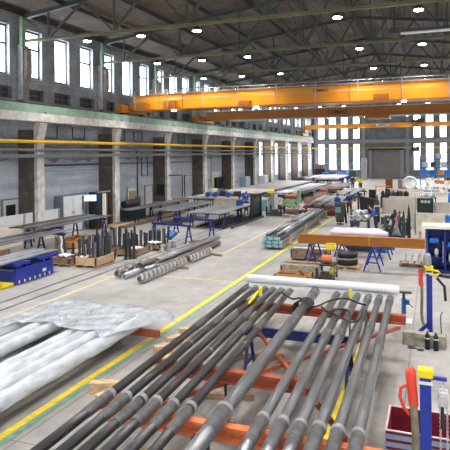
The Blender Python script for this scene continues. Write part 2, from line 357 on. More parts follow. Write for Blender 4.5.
m = MB().bx(-8.5, -8.05, YB-.10, YB+.1, 0, 4.3).bx(-4.25, -3.8, YB-.10, YB+.1, 0, 4.3); kid(m, 'door_frame', 'grey', d)
kid(MB().bx(-8.5, -3.8, YB-.35, YB+.1, 4.3, 4.7), 'roller_housing', 'dark', d)
struct('trim_1', MB().bx(XL, XR, YB-.35, YB-.01, 5.35, 5.85), 'grey')          # ledge across the back wall
for i, x in enumerate((-9.2, -3.3, -16.0, 2.3)): struct('trim_%d' % (i+2), MB().bx(x-.2, x+.2, YB-.25, YB-.01, 0, 5.35).bx(x-.2, x+.2, YB-.25, YB-.01, 5.85, 10.1), 'grey')

# ceiling
t = .18
struct('ceiling', MB().prism([(XL-.4, YF-.4, ZE-.05), (XC, YF-.4, ZE+12.5*SL), (XR+.4, YF-.4, ZE-.05), (XR+.4, YF-.4, ZE+t), (XC, YF-.4, ZE+12.5*SL+t), (XL-.4, YF-.4, ZE+t)], (0, YB-YF+.8, 0)), 'roof')
for i in range(-6, 7):
    x = XC+i*2.03
    z = ZE+(12.5-abs(x-XC))*SL - .13
    tag(MB().bx(x-.07, x+.07, YF+.1, YB-.1, z-.14, z+.07 if i else z+.05).build('roof_purlin', 'purlin'), 'dark steel purlin running lengthwise under the roof deck above the trusses', 'purlin', 'roof purlins')

# columns along the left wall
for k, Y in enumerate(ROWS):
    if Y < 0 or Y > 79: continue
    g = empty('concrete_column', (-16, Y, 0), label='concrete wall column with crane bracket, %s from the camera along the left wall' % (NTH[k-1] if k-1 < 12 else 'farthest'), cat='column')
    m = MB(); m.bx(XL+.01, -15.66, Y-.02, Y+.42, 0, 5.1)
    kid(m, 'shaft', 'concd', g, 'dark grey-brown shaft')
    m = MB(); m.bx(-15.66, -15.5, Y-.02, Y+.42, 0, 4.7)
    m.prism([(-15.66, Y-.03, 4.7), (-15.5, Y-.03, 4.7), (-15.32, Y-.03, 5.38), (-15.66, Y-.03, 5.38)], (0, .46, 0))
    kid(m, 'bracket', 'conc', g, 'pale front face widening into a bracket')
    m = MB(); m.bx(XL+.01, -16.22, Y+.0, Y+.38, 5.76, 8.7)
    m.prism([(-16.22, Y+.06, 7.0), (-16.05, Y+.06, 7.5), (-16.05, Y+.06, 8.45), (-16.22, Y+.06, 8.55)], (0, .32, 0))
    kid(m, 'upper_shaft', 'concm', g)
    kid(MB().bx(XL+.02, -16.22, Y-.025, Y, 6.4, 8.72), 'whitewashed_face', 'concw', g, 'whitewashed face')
g = empty('crane_runway', (-15.3, 30, 5.4), label='pale green steel crane runway on concrete beams along the left wall', cat='crane rail')
kid(MB().bx(-15.42, -15.02, YF, 74.0, 5.4, 5.74), 'concrete_beam', 'conc', g)
kid(MB().bx(-15.36, -15.04, YF, 74.0, 5.742, 6.08), 'rail_girder', 'tgreen', g)
kid(MB().bx(-15.24, -15.16, YF, 74.0, 6.08, 6.13), 'rail_head', 'dark', g)
m = MB()
for Y in ROWS:
    if Y < 74: kid(MB().bx(-15.5, -15.0, Y-.10, Y, 5.742, 5.80), 'splice_plate', 'green', g)
g = empty('crane_runway', (7.3, 30, 5.4), label='crane runway on the right side of the hall', cat='crane rail')
kid(MB().ibeam((7.3, YF, 5.9), (7.3, 74.0, 5.9), .36, .30, .05), 'rail_girder', 'tgreen', g)
m = MB()
for Y in ROWS: 
    if Y < 79: kid(MB().bx(7.1, 8.49, Y, Y+.42, 0, 5.74), 'support_column', 'conc', g)
pass

# trusses
def truss(Y, label):
    g = empty('roof_truss', (XC, Y, 8.8), label=label, cat='roof truss')
    zt = lambda x: ZE + (12.5-abs(x-XC))*SL - .28
    kid(MB().ibeam((-16.1, Y, 8.85), (8.1, Y, 8.85), .14, .11, .03), 'bottom_chord', 'olive', g)
    kid(MB().ibeam((-16.2, Y, zt(-16.2)), (XC, Y, zt(XC)), .18, .18, .03).ibeam((XC, Y, zt(XC)), (8.2, Y, zt(8.2)), .18, .18, .03), 'top_chord', 'greend', g)
    kid(MB().bar((-16.22, Y, 8.6), (-16.22, Y, 10.0), .16, .22), 'end_post', 'green', g)
    bn = [-14.9, -11.75, -8.6, -5.5, -2.5, .6, 3.75, 6.9]; tn = [-16.1, -13.2, -10.1, -7.1, -4, -.9, 2.1, 5.2, 8.1]
    for i, x in enumerate(bn):
        kid(MB().bar((x, Y, 8.9), (x, Y, zt(x)), .06, .06), 'vertical_strut', 'greend', g)
        kid(MB().bar((x, Y, 8.88), (tn[i], Y, zt(tn[i])-.05), .07, .07), 'diagonal_strut', 'greend', g)
        kid(MB().bar((x, Y, 8.88), (tn[i+1], Y, zt(tn[i+1])-.05), .08, .09), 'diagonal_strut', 'greend', g)
for k, Y in enumerate(ROWS):
    if 18 < Y < 79: truss(Y, 'olive and dark green steel roof truss, %s from the camera' % NTH[k-4])
# longitudinal bracing at the truss nodes
for x in (-5.5,):
    m = MB()
    for Y in ROWS[4:-1]:
        if Y+6 > 79: break
        m.bar((x, Y+.1, 8.95), (x, Y+3.02, 10.3), .05, .05); m.bar((x, Y+3.02, 10.3), (x, Y+5.95, 8.95), .05, .05)
    m.bar((x, 19, 8.97), (x, 79, 8.97), .06, .06)
    tag(m.build('roof_bracing', 'greend'), 'zigzag dark bracing running lengthwise between the roof trusses', 'bracing')

# lamps
def lamp_proto():
    g = empty('high_bay_lamp')
    MB().lathe([(0, .0), (.15, .0), (.175, .02), (.175, .06), (.13, .10), (.08, .15), (.0, .16)]).build('housing', 'dark', g)
    MB().lathe([(0, -.03), (.13, -.03), (.155, .0), (.0, .001)]).build('diffuser', 'lampe', g)
    MB().tube([(0, 0, .15), (0, 0, .19)], .015, 6).build('hanger', 'dark', g)
    return g
lp = lamp_proto(); first = True; ll = bpy.data.lights.new('lamp_light', 'SPOT'); ll.energy = 600; ll.color = (1, .975, .94); ll.spot_size = R_(118); ll.spot_blend = .9; ll.shadow_soft_size = .22
LX = [-13.0, -10.55, -8.2, -3.0, -.4, 2.6, 5.2]
row_names = {}
n = 0
for k, Y in enumerate(ROWS):
    if Y < 0 or Y > 79: continue
    for i, x in enumerate(LX):
        vis = Y > 18
        lab = ('round white high bay lamp under the %s truss from the camera, %s from the left' % (NTH[k-4], NTH[i])) if vis else 'round white high bay lamp above the near floor'
        if first: o = lp; first = False; o.location = (x, Y, 8.6)
        else: o = copy_tree(lp, (x, Y, 8.6))
        tag(o, lab, 'ceiling lamp', 'high bay lamps under the roof trusses')
        L = bpy.data.objects.new('lamp_light', ll); COL.objects.link(L); L.location = (x, Y, 8.56)

# ---------------------------------------------------------------- overhead cranes
def text(body, size, loc, rot, m, name, parent=None, ext=.004, bold=.02):
    c = bpy.data.curves.new(name, 'FONT'); c.body = body; c.size = size; c.extrude = ext; c.offset = bold*size
    c.align_x = 'CENTER'; c.align_y = 'CENTER'; c.resolution_u = 2
    o = bpy.data.objects.new(name, c); COL.objects.link(o)
    dg = bpy.context.evaluated_depsgraph_get(); me = bpy.data.meshes.new_from_object(o.evaluated_get(dg))
    me.transform(Matrix.Translation(loc) @ Matrix.Rotation(rot[2], 4, 'Z') @ Matrix.Rotation(rot[0], 4, 'X'))
    bpy.data.objects.remove(o); bpy.data.curves.remove(c)
    me.materials.clear(); me.materials.append(M[m]); o = bpy.data.objects.new(name, me); COL.objects.link(o)
    if parent: o.parent = parent; o.matrix_parent_inverse = Matrix.Translation(-Vector(parent.location))
    return o
FR = (R_(90), 0, 0)
g = empty('overhead_crane', (-4, 26.4, 6.3), label='near yellow overhead travelling crane girder with railed walkway', cat='overhead crane')
kid(MB().bx(-15.0, 7.2, 26.1, 26.55, 6.34, 7.13), 'box_girder', 'crane', g)
kid(MB().bx(-15.05, 7.2, 26.04, 26.6, 7.13, 7.17), 'top_flange', 'craned', g)
m = MB().bx(-14.6, 7.2, 25.45, 26.62, 6.28, 6.34); kid(m, 'walkway', 'craned', g)
m = MB(); 
for x in [-14.55+i*1.9 for i in range(12)]: m.bx(x-.02, x+.02, 25.45, 25.49, 6.34, 7.28)
m.tube([(-14.6, 25.47, 7.28), (7.1, 25.47, 7.28)], .016, 6).tube([(-14.6, 25.47, 6.82), (7.1, 25.47, 6.82)], .013, 6)
kid(m, 'railing', 'grey', g)
m = MB().bx(-15.4, -15.0, 25.0, 27.6, 6.2, 6.62).bx(-15.0, -14.0, 25.6, 26.1, 6.36, 6.7); kid(m, 'end_carriage', 'craned', g)
m = MB()
for y in (25.3, 27.3): m.tube([(-15.33, y, 6.26), (-15.07, y, 6.26)], .125, 14)
kid(m, 'wheels', 'dark', g)
m = MB()
for x in (-13.4, -12.1, -7.15, -3.6, -1.3, 1.8): m.bx(x-.02, x+.02, 26.07, 26.1, 6.36, 7.13)
kid(m, 'stiffeners', 'craned', g)
text('DEMAG', .21, (-4.95, 26.095, 6.95), FR, 'black', 'lettering', g)
for a, b, c in ((-13.0, -12.3, 6.75), (-8.9, -8.3, 6.6), (-2.5, -1.8, 6.62)): kid(MB().bx(a, b, 25.6, 25.95, 6.36, c), 'motor_box', 'craned', g)
kid(MB().bx(-14.0, 7.0, 26.15, 26.2, 7.2, 7.25), 'conductor_bar', 'grey', g)
m = MB().bx(-12.47, -12.28, 25.55, 25.7, 6.22, 6.27); kid(m, 'walkway_lamp', 'lampe', g, 'lit lamp under the walkway')
m = MB().bx(-8.07, -7.88, 25.55, 25.7, 6.22, 6.27); kid(m, 'walkway_lamp', 'lampe', g, 'lit lamp under the walkway')
m = MB().bx(-1.27, -1.08, 25.55, 25.7, 6.22, 6.27); kid(m, 'walkway_lamp', 'lampe', g, 'lit lamp under the walkway')

g = empty('overhead_crane', (-4, 36.4, 6.3), label='second orange overhead crane girder with black lettering, behind the railed one', cat='overhead crane')
kid(MB().bx(-14.9, 7.2, 36.0, 36.5, 6.36, 6.92), 'box_girder', 'craned', g)
kid(MB().bx(-14.95, 7.2, 35.85, 36.65, 6.92, 6.97), 'top_flange', 'galv', g)
kid(MB().bx(-14.95, 7.2, 35.85, 36.65, 6.31, 6.36), 'bottom_flange', 'craned', g)
kid(MB().bx(-15.4, -15.0, 34.8, 37.8, 6.2, 6.62), 'end_carriage', 'craned', g)
text('DEMAG', .36, (-5.75, 35.99, 6.64), FR, 'black', 'lettering', g)
m = MB().bx(-3.9, -2.5, 35.3, 36.9, 6.12, 6.30); kid(m, 'trolley', 'craned', g)
m = MB().tube([(-13, 35.7, 6.22), (6, 35.7, 6.22)], .02, 6).bx(-13, 6, 35.68, 35.72, 6.25, 6.33); kid(m, 'festoon_rail', 'galv', g)

g = empty('overhead_crane', (-4, 69.2, 7.1), label='small distant orange crane girder near the back wall with a hoist', cat='overhead crane')
kid(MB().bx(-15.1, 7.2, 69.0, 69.4, 7.0, 7.55), 'box_girder', 'craneo', g)
m = MB().bx(-15.35, -14.95, 68.6, 69.8, 6.5, 7.0).bx(-15.4, -15.0, 67.6, 70.8, 6.14, 6.5); kid(m, 'end_carriage', 'craned', g)
kid(MB().bx(-6.4, -4.7, 68.95, 69.0, 7.17, 7.47), 'name_plate', 'white', g, 'white name plate')
text('DEMAG', .26, (-5.7, 68.94, 7.32), FR, 'black', 'lettering', g)
m = MB().bx(-2.3, -.9, 68.5, 69.9, 7.55, 7.8).bx(-1.7, -.9, 68.4, 69.0, 7.45, 7.95); kid(m, 'hoist_trolley', 'dark', g)
m = MB().bx(-9.1, -8.5, 68.7, 68.98, 6.8, 7.0); kid(m, 'drive_motor', 'dark', g)
m = MB().tube([(-2.2, 68.7, 7.55), (-2.2, 68.7, 4.9)], .025, 6).tube([(-1.65, 68.7, 7.55), (-1.65, 68.7, 4.9)], .025, 6); kid(m, 'hoist_cable', 'dark', g)
m = MB().bx(-2.4, -1.45, 68.45, 68.95, 4.1, 4.6).bx(-2.3, -2.1, 68.6, 68.8, 4.6, 4.95).bx(-1.75, -1.55, 68.6, 68.8, 4.6, 4.95); hb = kid(m, 'hook_block', 'dark', g)
m = MB().tube([(-1.9, 68.7, 4.1), (-1.9, 68.7, 3.4), (-1.75, 68.7, 3.2), (-1.9, 68.7, 3.05), (-2.05, 68.7, 3.2)], .05, 8)
o = m.build('hook', 'dark', hb); o.matrix_parent_inverse = Matrix.Identity(4)

# pipes and ducts along the left wall
m = MB().tube([(-15.35, YF+.1, 4.55), (-15.35, 79.9, 4.66), (-15.2, 80.05, 4.66), (8.3, 80.05, 4.66)], .075, 10)
tag(m.build('gas_pipe', 'ypipe'), 'yellow gas pipe running along the left wall and across the back wall', 'pipe')
tag(MB().tube([(-15.28, YF+.1, 4.22), (-15.28, 74, 4.28)], .06, 8).build('service_pipe', 'duct'), 'thin grey service pipe just under the yellow gas pipe', 'pipe')
tag(MB().bx(-15.48, -15.2, YF+.1, 74, 3.93, 4.07).build('cable_tray', 'duct'), 'grey cable tray along the left columns below the yellow pipe', 'cable tray')
# radiant tube heater
g = empty('tube_heater', (-.4, 22, 8.4), label='white radiant tube heater hung from the roof, right of centre', cat='heater')
kid(MB().bx(-1.1, 3.4, 21.85, 22.1, 8.53, 8.62), 'reflector', 'dark', g)
kid(MB().tube([(-1.1, 21.9, 8.47), (3.4, 21.9, 8.47)], .05, 10), 'radiant_tube', 'white', g, 'white tube')
kid(MB().bx(-1.5, -1.15, 21.85, 22.15, 8.5, 8.72), 'burner_box', 'dark', g, 'dark burner box')
kid(MB().bx(-1.38, -1.3, 21.95, 22.05, 8.72, 11.0).bx(3.0, 3.08, 21.95, 22.05, 8.72, 10.2), 'hanger', 'dark', g)

# the shell is laid out around the camera height; stretch it to the hall's true width
QS = 1.103
def SM(v): return Vector((v[0]*QS, v[1]*QS, v[2] if v[2] <= 0 else 4+(v[2]-4)*QS))
done = set()
bpy.context.view_layer.update()
for o in list(COL.objects):
    if o.type == 'CAMERA': continue
    world = o.parent is None or o.matrix_parent_inverse.translation.length > 0 or o.name.startswith('hook')
    if o.type == 'MESH' and o.data.name not in done:
        done.add(o.data.name)
        for v in o.data.vertices: v.co = SM(v.co) if world else v.co*QS
for o in list(COL.objects):
    if o.type in ('EMPTY', 'LIGHT'): o.location = SM(o.location)
for o in list(COL.objects):
    if o.parent is not None and o.parent.parent is None and o.matrix_parent_inverse.translation.length > 0:
        o.matrix_parent_inverse = Matrix.Translation(-Vector(o.parent.location))
XL, XR, YB, YF = XL*QS, XR*QS, YB*QS, YF*QS
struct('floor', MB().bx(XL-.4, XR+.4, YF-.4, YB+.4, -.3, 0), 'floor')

# floor markings and rails
tn = [6]
def mark(x0, x1, y0, y1, m, z=.003):
    struct('trim_%d' % tn[0], MB().bx(x0, x1, y0, y1, z-.003, z), m); tn[0] += 1
mark(-5.87, -5.74, YF+.2, 66, 'yline'); mark(-5.70, -5.62, YF+.2, 40, 'gline')
mark(-1.48, -1.37, YF+.2, 13.8, 'yline')
mark(-8.45, -5.9, 16.3, 16.4, 'yline2'); mark(-8.0, -7.9, 20.4, 27, 'yline2'); mark(-9.6, -7.9, 20.3, 20.4, 'yline2'); mark(-9.95, -9.85, 8, 20, 'yline2')
mark(-11.1, -11.04, YF+.2, 60, 'track', .006); mark(-10.55, -10.49, YF+.2, 60, 'track', .006)

# ================================================================ foreground: rack of drill pipes
g = empty('pipe_rack', (-2.2, 8, 0), label='red oxide steel rack on blue legs carrying the grey drill pipes in the foreground', cat='rack')
for Y, m_ in ((5.75, 'orange'), (7.23, 'rust'), (10.75, 'rust')):
    XB = -1.6 if 7 < Y < 8 else -.5
    mb = MB().bx(-3.78, XB, Y-.05, Y+.07, .955, .995).bx(-3.78, XB, Y-.05, Y+.07, .82, .86).bx(-3.78, XB, Y+.0, Y+.03, .86, .955)
    kid(mb, 'cross_beam', m_, g, 'orange-red cross beam' if m_ == 'orange' else None)
kid(MB().bar((-3.62, 10.6, .80), (-.72, 5.90, .80), .06, .05), 'diagonal_brace', 'rust', g)
kid(MB().bar((-3.62, 6.1, .74), (-.62, 10.78, .74), .06, .05), 'diagonal_brace', 'rust', g)
for Y in (4.2, 9.72):
    kid(MB().bx(-3.3, -1.3, Y-.04, Y+.04, .66, .75), 'trestle_beam', 'blued', g, 'dark blue trestle beam')
    for x in (-3.2, -1.4):
        kid(MB().bar((x, Y-.30, .02), (x, Y-.05, .70), .05, .05).bar((x, Y-.24, .2), (x, Y+.24, .2), .04, .04), 'leg', 'blued', g)
        kid(MB().bar((x, Y+.30, .02), (x, Y+.05, .70), .05, .05), 'leg', 'blued', g)
for Y in (4.2, 9.72): kid(MB().bx(-3.3, -1.3, Y-.03, Y+.03, .75, .82), 'bearer', 'blued', g)
xn = [-3.73, -3.50, -3.29, -3.09, -2.87, -2.65, -2.23, -1.78, -1.56, -1.36, -1.16, -.96, -.75]
xf = [-3.87, -3.65, -3.44, -3.26, -3.08, -2.89, -2.34, -1.89, -1.69, -1.48, -1.25, -1.04, -.83]
names = ['leftmost', 'second from the left', 'third from the left', 'fourth from the left', 'fifth from the left', 'sixth from the left', 'thickest, in the middle', 'sixth from the right', 'fifth from the right', 'fourth from the right', 'third from the right', 'second from the right', 'rightmost']
for i in range(13):
    x0, x1 = xn[i], xf[i]; r = .086 if i == 6 else (.058 if i < 6 else .063); z = .995+r+.019; mp = 'pipe' if i < 6 else 'pipel'
    def at(Y): return (x0+(x1-x0)*(Y-5.84)/5.9, Y, z)
    y0, y1 = 2.3+.12*(i % 3), 11.62-.03*i % .1
    o = MB().hollow(at(y0), at(y1), r, r*.62, 20).build('drill_pipe', mp)
    tag(o, '%s drill pipe on the foreground rack, %s' % ('dark grey' if i < 6 else 'light grey', names[i]), 'pipe', 'drill pipes on the foreground rack')
    j = [5.38-.04*((i*7) % 3), 8.6+.25*((i*5) % 4), y1-.35]
    for q, yy in enumerate(j):
        L = .42 if q == 0 else .38
        MB().tube([at(yy-.06), at(yy), at(yy+L), at(yy+L+.06)], [r+.001, r+.009, r+.009, r+.001], 20, False).build('tool_joint', 'joint', o)
    MB().tube([at(5.83), at(5.835), at(5.885), at(5.89)], [r+.002, r+.017, r+.017, r+.002], 20, False).build('collar_ring', 'ringm', o)
    if i in (1, 3, 5, 7): MB().tube([at(7.6+.2*(i % 3)), at(7.64+.2*(i % 3))], r+.004, 16, False).build('paint_band', 'ringm', o)
# lying across the far ends
o = MB().hollow((-3.86, 11.66, 1.255), (-.66, 11.58, 1.255), .088, .06, 20).build('plastic_tube', 'plastic')
tag(o, 'white plastic tube lying crosswise on the far ends of the rack pipes', 'tube')
MB().bx(-3.8, -.7, 11.55, 11.7, 1.10, 1.165).build('rest_bar', 'plastic', o)
# yellow and black straps
def rope(pts, r, m, name, label, cat, n=8):
    P = [Vector(p) for p in pts]; out = []
    for i in range(len(P)-1):
        a, b, c, d = P[max(i-1, 0)], P[i], P[i+1], P[min(i+2, len(P)-1)]
        for k in range(6):
            t = k/6; out.append(.5*((2*b)+(c-a)*t+(2*a-5*b+4*c-d)*t*t+(3*b-a-3*c+d)*t**3))
    out.append(P[-1]); return tag(MB().tube(out, r, n).build(name, m), label, cat)
o = rope([(-3.36, 8.0, 1.06), (-3.36, 8.8, 1.06), (-3.37, 9.6, 1.06), (-3.37, 10.4, 1.12), (-3.30, 10.6, 1.24)], .028, 'yellow', 'lifting_strap', 'yellow lifting strap lying lengthwise between the left rack pipes', 'strap')
o = MB().box((-3.27, 10.68, 1.24), (.07, .16, .16), .3).build('strap_buckle', 'yellow'); o.parent = None
tag(o, 'yellow strap end block standing upright on the left rack pipes', 'strap end')
o = MB().box((-1.53, 10.95, 1.24), (.05, .05, .20), .3).build('strap_tag', 'yellow'); tag(o, 'small yellow clip standing on the right rack pipes', 'clip')
rope([(-2.9, 10.95, 1.17), (-2.6, 10.6, 1.16), (-2.36, 10.35, 1.25), (-2.14, 10.4, 1.10), (-1.86, 10.75, 1.16), (-1.6, 10.9, 1.17), (-1.35, 10.7, 1.16), (-1.2, 10.6, 1.16)], .018, 'rubber', 'sling_rope', 'black sling rope snaking across the far ends of the rack pipes', 'rope')
rope([(-1.72, 9.9, 1.16), (-1.5, 9.6, 1.18), (-1.32, 9.4, 1.17), (-1.2, 9.7, 1.16), (-1.22, 10.3, 1.16)], .016, 'rubber', 'sling_rope', 'black sling loop hanging over the right rack pipes', 'rope')
rope([(-1.95, 10.2, 1.17), (-1.78, 9.9, 1.17), (-1.6, 10.15, 1.17), (-1.42, 10.0, 1.17), (-1.30, 9.2, 1.16), (-1.22, 8.7, 1.0), (-1.15, 8.55, .7), (-1.12, 8.9, .85), (-1.10, 9.6, 1.05), (-1.15, 10.2, 1.17)], .018, 'rubber', 'sling_rope', 'black sling drooping down between the right rack pipes', 'rope')
m = MB()
for k in range(5):
    a = [(-2.34+.15*math.cos(t*.5)+.01*k, 10.2+.07*k+.05*math.sin(t*.7), 1.115+.115*math.sin(t*.5)) for t in range(13)]
    m.tube(a, .016, 6)
tag(m.build('sling_coil', 'rubber'), 'black coiled sling wrapped around the thick middle pipe', 'rope')
m = MB()
for k, dx in enumerate((-.10, -.05)):
    m.tube([(-2.18+dx, 5.35+.06*k, 1.14), (-2.17+dx, 5.33, .9), (-2.10+dx, 5.38, .5), (-2.0+dx, 5.5, .12), (-1.9+dx, 5.55, .03)], .018, 6)
    m.tube([(-2.32-.0*k, 5.18+.06*k, 1.12), (-2.35, 5.16+.06*k, 1.0), (-2.33, 5.18, .6), (-2.2, 5.2, .05)], .016, 6)
tag(m.build('black_hoses', 'rubber'), 'black hoses hanging under the thick middle pipe near the front beam', 'hose')
rope([(-2.78, 7.35, 1.0), (-2.72, 7.2, .6), (-2.62, 7.1, .2), (-2.5, 7.25, .03), (-2.3, 7.5, .02)], .018, 'rubber', 'hose', 'black hose hanging down from the second red beam', 'hose')

# wood scraps under the left pipes
def pallet(name, c, w, l, rz, m='wood', nb=5):
    g = empty(name, c, rz)
    for i in range(nb): MB().bx(-w/2, w/2, -l/2+i*l/nb*1.02, -l/2+i*l/nb*1.02+l/nb*.74, .10, .122).build('top_board', m, g)
    for x in (-w/2, -.05, w/2-.1): MB().bx(x, x+.1, -l/2, l/2, .02, .10).build('bearer', m, g)
    for i in (0, nb//2, nb-1): MB().bx(-w/2, w/2, -l/2+i*l/nb*1.02, -l/2+i*l/nb*1.02+l/nb*.74, 0, .02).build('bottom_board', m, g)
    return g
def timber(name, a, b, w, h, m, label, cat='timber', group=None):
    return tag(MB().bar(a, b, w, h).build(name, m), label, cat, group)
for i, (x, y, rz, l) in enumerate([(-5.22, 8.05, .4, .5), (-4.95, 7.72, 1.2, .4), (-5.08, 11.15, .3, .4), (-5.12, 10.55, 1.1, .35), (-5.10, 10.0, .9, .4), (-4.80, 9.35, 1.1, .5)]):
    dx, dy = math.cos(rz)*l/2, math.sin(rz)*l/2
    timber('wood_block', (x-dx, y-dy, .09), (x+dx, y+dy, .09), .16, .18, 'wood', 'pale timber block on the floor left of the rack, %s from the front' % NTH[[1, 0, 5, 4, 3, 2][i]], 'wood block', 'loose timber blocks by the rack')
for i in range(6):
    y = 5.5+i*.95
    timber('wood_batten', (-3.7, y, .05), (-2.75, y+.25, .05), .10, .10, 'woodd', 'weathered batten lying on the floor beneath the left rack pipes', 'batten', 'battens under the rack')

# ---------------------------------------------------------------- film-wrapped pipes on the left
ZW = .30
g = empty('pipe_stand', (-6.8, 9.6, 0), label='low red oxide beam stand under the white film-wrapped pipes on the left', cat='stand')
for Y in (3.2, 6.8, 10.4):
    kid(MB().bx(-8.9, -5.42 if Y > 9 else -6.2, Y-.06, Y+.06, ZW-.13, ZW), 'cross_beam', 'rust', g)
    for x in (-8.6, -7.3, -6.5): kid(MB().bx(x-.06, x+.06, Y-.15, Y+.15, 0, ZW-.13), 'leg', 'rustd', g)
def wrapped(x, r, y0, y1, m='wrap'):
    """a tube in crumpled film: wobbling rings"""
    n, k = 20, 60; mb = MB(); vs = []
    for i in range(k+1):
        y = y0+(y1-y0)*i/k
        for j in range(n):
            a = 2*math.pi*j/n; w = r*(1+.05*math.sin(3*a+y*5+x*9)+.04*math.sin(5*a-y*11+x)+random.uniform(-.02, .02))
            if abs(a-math.pi*.5) < 2.2 : pass
            vs.append((x+w*math.cos(a), y, ZW+r*1.09+w*math.sin(a)))
    fs = [(i*n+j, (i+1)*n+j, (i+1)*n+(j+1) % n, i*n+(j+1) % n) for i in range(k) for j in range(n)] + [tuple(range(n)), tuple(range(k*n, k*n+n))[::-1]]
    return mb.add(vs, fs, True)
WP = [(-5.9, .135, 10.9), (-6.30, .115, 10.95), (-6.55, .12, 10.9), (-6.80, .115, 10.95), (-7.48, .115, 10.9), (-7.74, .12, 10.95), (-8.2, .11, 10.9), (-8.46, .115, 10.9)]
for i, (x, r, y1) in enumerate(WP):
    o = wrapped(x, r, 1.6, y1).build('wrapped_pipe', 'wrap')
    tag(o, 'long pipe wrapped in milky white film on the low stand, %s counted from the aisle' % NTH[i], 'wrapped pipe', 'film-wrapped pipes on the left')
# crumpled sheet of film thrown over the far ends
def sheet(x0, x1, y0f, y1f, zf, nx, ny):
    vs = []; 
    for i in range(nx+1):
        for j in range(ny+1):
            t = j/ny; x = x0+(x1-.42*(1-t)-x0)*i/nx; y = y0f(x)+(y1f(x)-y0f(x))*t
            vs.append((x, y, zf(x, y, t)))
    top = [(i*(ny+1)+j, (i+1)*(ny+1)+j, (i+1)*(ny+1)+j+1, i*(ny+1)+j+1) for i in range(nx) for j in range(ny)]
    return MB().add(vs, top, True)
PXS = [w[0] for w in WP]
def zf(x, y, t):
    d = min(abs(x-p) for p in PXS)
    z = ZW+.275 - .06*min(1, max(0, (d-.1)/.35))**1.5 + .004*math.sin(9*x+4*y)+.003*math.sin(14*y-7*x)+.003*math.sin(31*x+17*y)+.004*math.sin(5*y+3*x)
    if y > 10.95: z -= (y-10.95)*.22*(.8+.3*math.sin(x*5))
    if x > -5.75: z -= (x+5.75)*(.6+.15*math.sin(y*4))
    if x < -8.5: z -= (-8.5-x)*.9
    return max(z, .02)
mb = sheet(-8.8, -5.40, lambda x: 9.3+.12*math.sin(x*4)+(-.35 if x < -8.1 else 0)-(.5 if x > -6.25 else 0)*min(1, (x+6.25)*3), lambda x: 11.35+.06*math.sin(x*3.3)-(.15 if x > -5.5 else 0), zf, 80, 44)
o = mb.build('film_sheet', 'film'); so = o.modifiers.new('solid', 'SOLIDIFY'); so.thickness = .004
tag(o, 'large crumpled sheet of milky film thrown over the far ends of the wrapped pipes', 'plastic sheet')

# ---------------------------------------------------------------- right foreground: posts, bin, timber
def jib_post(Y, zt, label, hose_m):
    x = -.10
    g = empty('blue_post', (x, Y, 0), label=label, cat='post')
    kid(MB().bx(x-.06, x+.06, Y-.06, Y+.06, .02, zt-.10), 'post', 'blue', g, bevel=.008)
    kid(MB().bx(x-.22, x+.22, Y-.2, Y+.2, 0, .02), 'foot_plate', 'blued', g)
    kid(MB().bar((x-.05, Y-.02, .30), (x-.30, Y-.1, .03), .05, .07), 'foot_brace', 'blue', g)
    kid(MB().bx(x-.075, x+.075, Y-.075, Y+.075, zt-.16, zt-.13), 'band', 'white', g)
    kid(MB().bx(x-.08, x+.08, Y-.06, Y+.06, zt-.10, zt), 'cap', 'yellow', g, 'yellow cap', .015)
    return g
jib_post(12.72, 1.55, 'tall blue post with yellow cap behind the timber beam', 0)
jib_post(6.5, 1.62, 'nearest blue post with yellow cap standing over the maroon bin', 0)
rope([(-.255, 6.46, 1.57), (-.235, 6.44, 1.3), (-.21, 6.42, 1.0), (-.20, 6.40, .6), (-.18, 6.38, .25), (-.17, 6.38, .03)], .042, 'hose', 'hose', 'olive grey hose hanging down beside the nearest blue post', 'hose', 12)
g = empty('red_sleeve', (-.25, 6.45, 1.2), label='bright red fabric sleeve with a side handle around the hose top at the nearest post', cat='sleeve')
kid(MB().tube([(-.262, 6.46, 1.60), (-.255, 6.46, 1.585), (-.245, 6.455, 1.45), (-.232, 6.45, 1.30), (-.225, 6.445, 1.215)], [.05, .058, .055, .053, .053], 14), 'sleeve', 'red', g)
kid(MB().tube([(-.30, 6.46, 1.42), (-.36, 6.46, 1.38), (-.37, 6.46, 1.28), (-.33, 6.455, 1.17), (-.27, 6.45, 1.10)], .018, 8), 'handle', 'red', g)
g = empty('chain_hoist', (.09, 6.5, 1.3), label='small silver chain hoist hanging to the right of the nearest blue post', cat='hoist')
kid(MB().bar((-.04, 6.5, 1.52), (.12, 6.5, 1.52), .05, .03), 'bracket', 'blue', g)
kid(MB().tube([(.08, 6.5, 1.50), (.10, 6.5, 1.46), (.08, 6.5, 1.42), (.05, 6.5, 1.45)], .012, 8), 'top_hook', 'silver', g)
kid(MB().bx(.03, .13, 6.44, 6.56, 1.22, 1.40).tube([(.08, 6.40, 1.31), (.08, 6.60, 1.31)], .055, 14), 'gear_case', 'silver', g, bevel=.01)
kid(MB().tube([(.07, 6.42, 1.26), (.07, 6.40, 1.02)], [.016, .022], 8), 'grip', 'black', g, 'black grip')
def chain(mb, x, y, z0, z1, r=.011):
    z = z0; k = 0
    while z > z1:
        d = r*.9
        a = [(x+(d if k % 2 else 0)*math.cos(t)*1, y+(0 if k % 2 else d)*math.cos(t), z-r*1.4+r*1.6*math.sin(t)) for t in [i*math.pi/4 for i in range(9)]]
        mb.tube(a, r*.35, 5, False); z -= r*2.1; k += 1
    return mb
kid(chain(MB(), .05, 6.5, 1.22, .35), 'chain', 'silver', g); kid(chain(MB(), .12, 6.5, 1.22, .25), 'chain', 'silver', g)
rope([(-.27, 12.68, 1.46), (-.26, 12.66, 1.25), (-.25, 12.65, .9), (-.26, 12.65, .55), (-.24, 12.64, .36), (-.20, 12.62, .30)], .032, 'hose', 'hose', 'olive hose with hook end hanging at the far blue post', 'hose', 10)
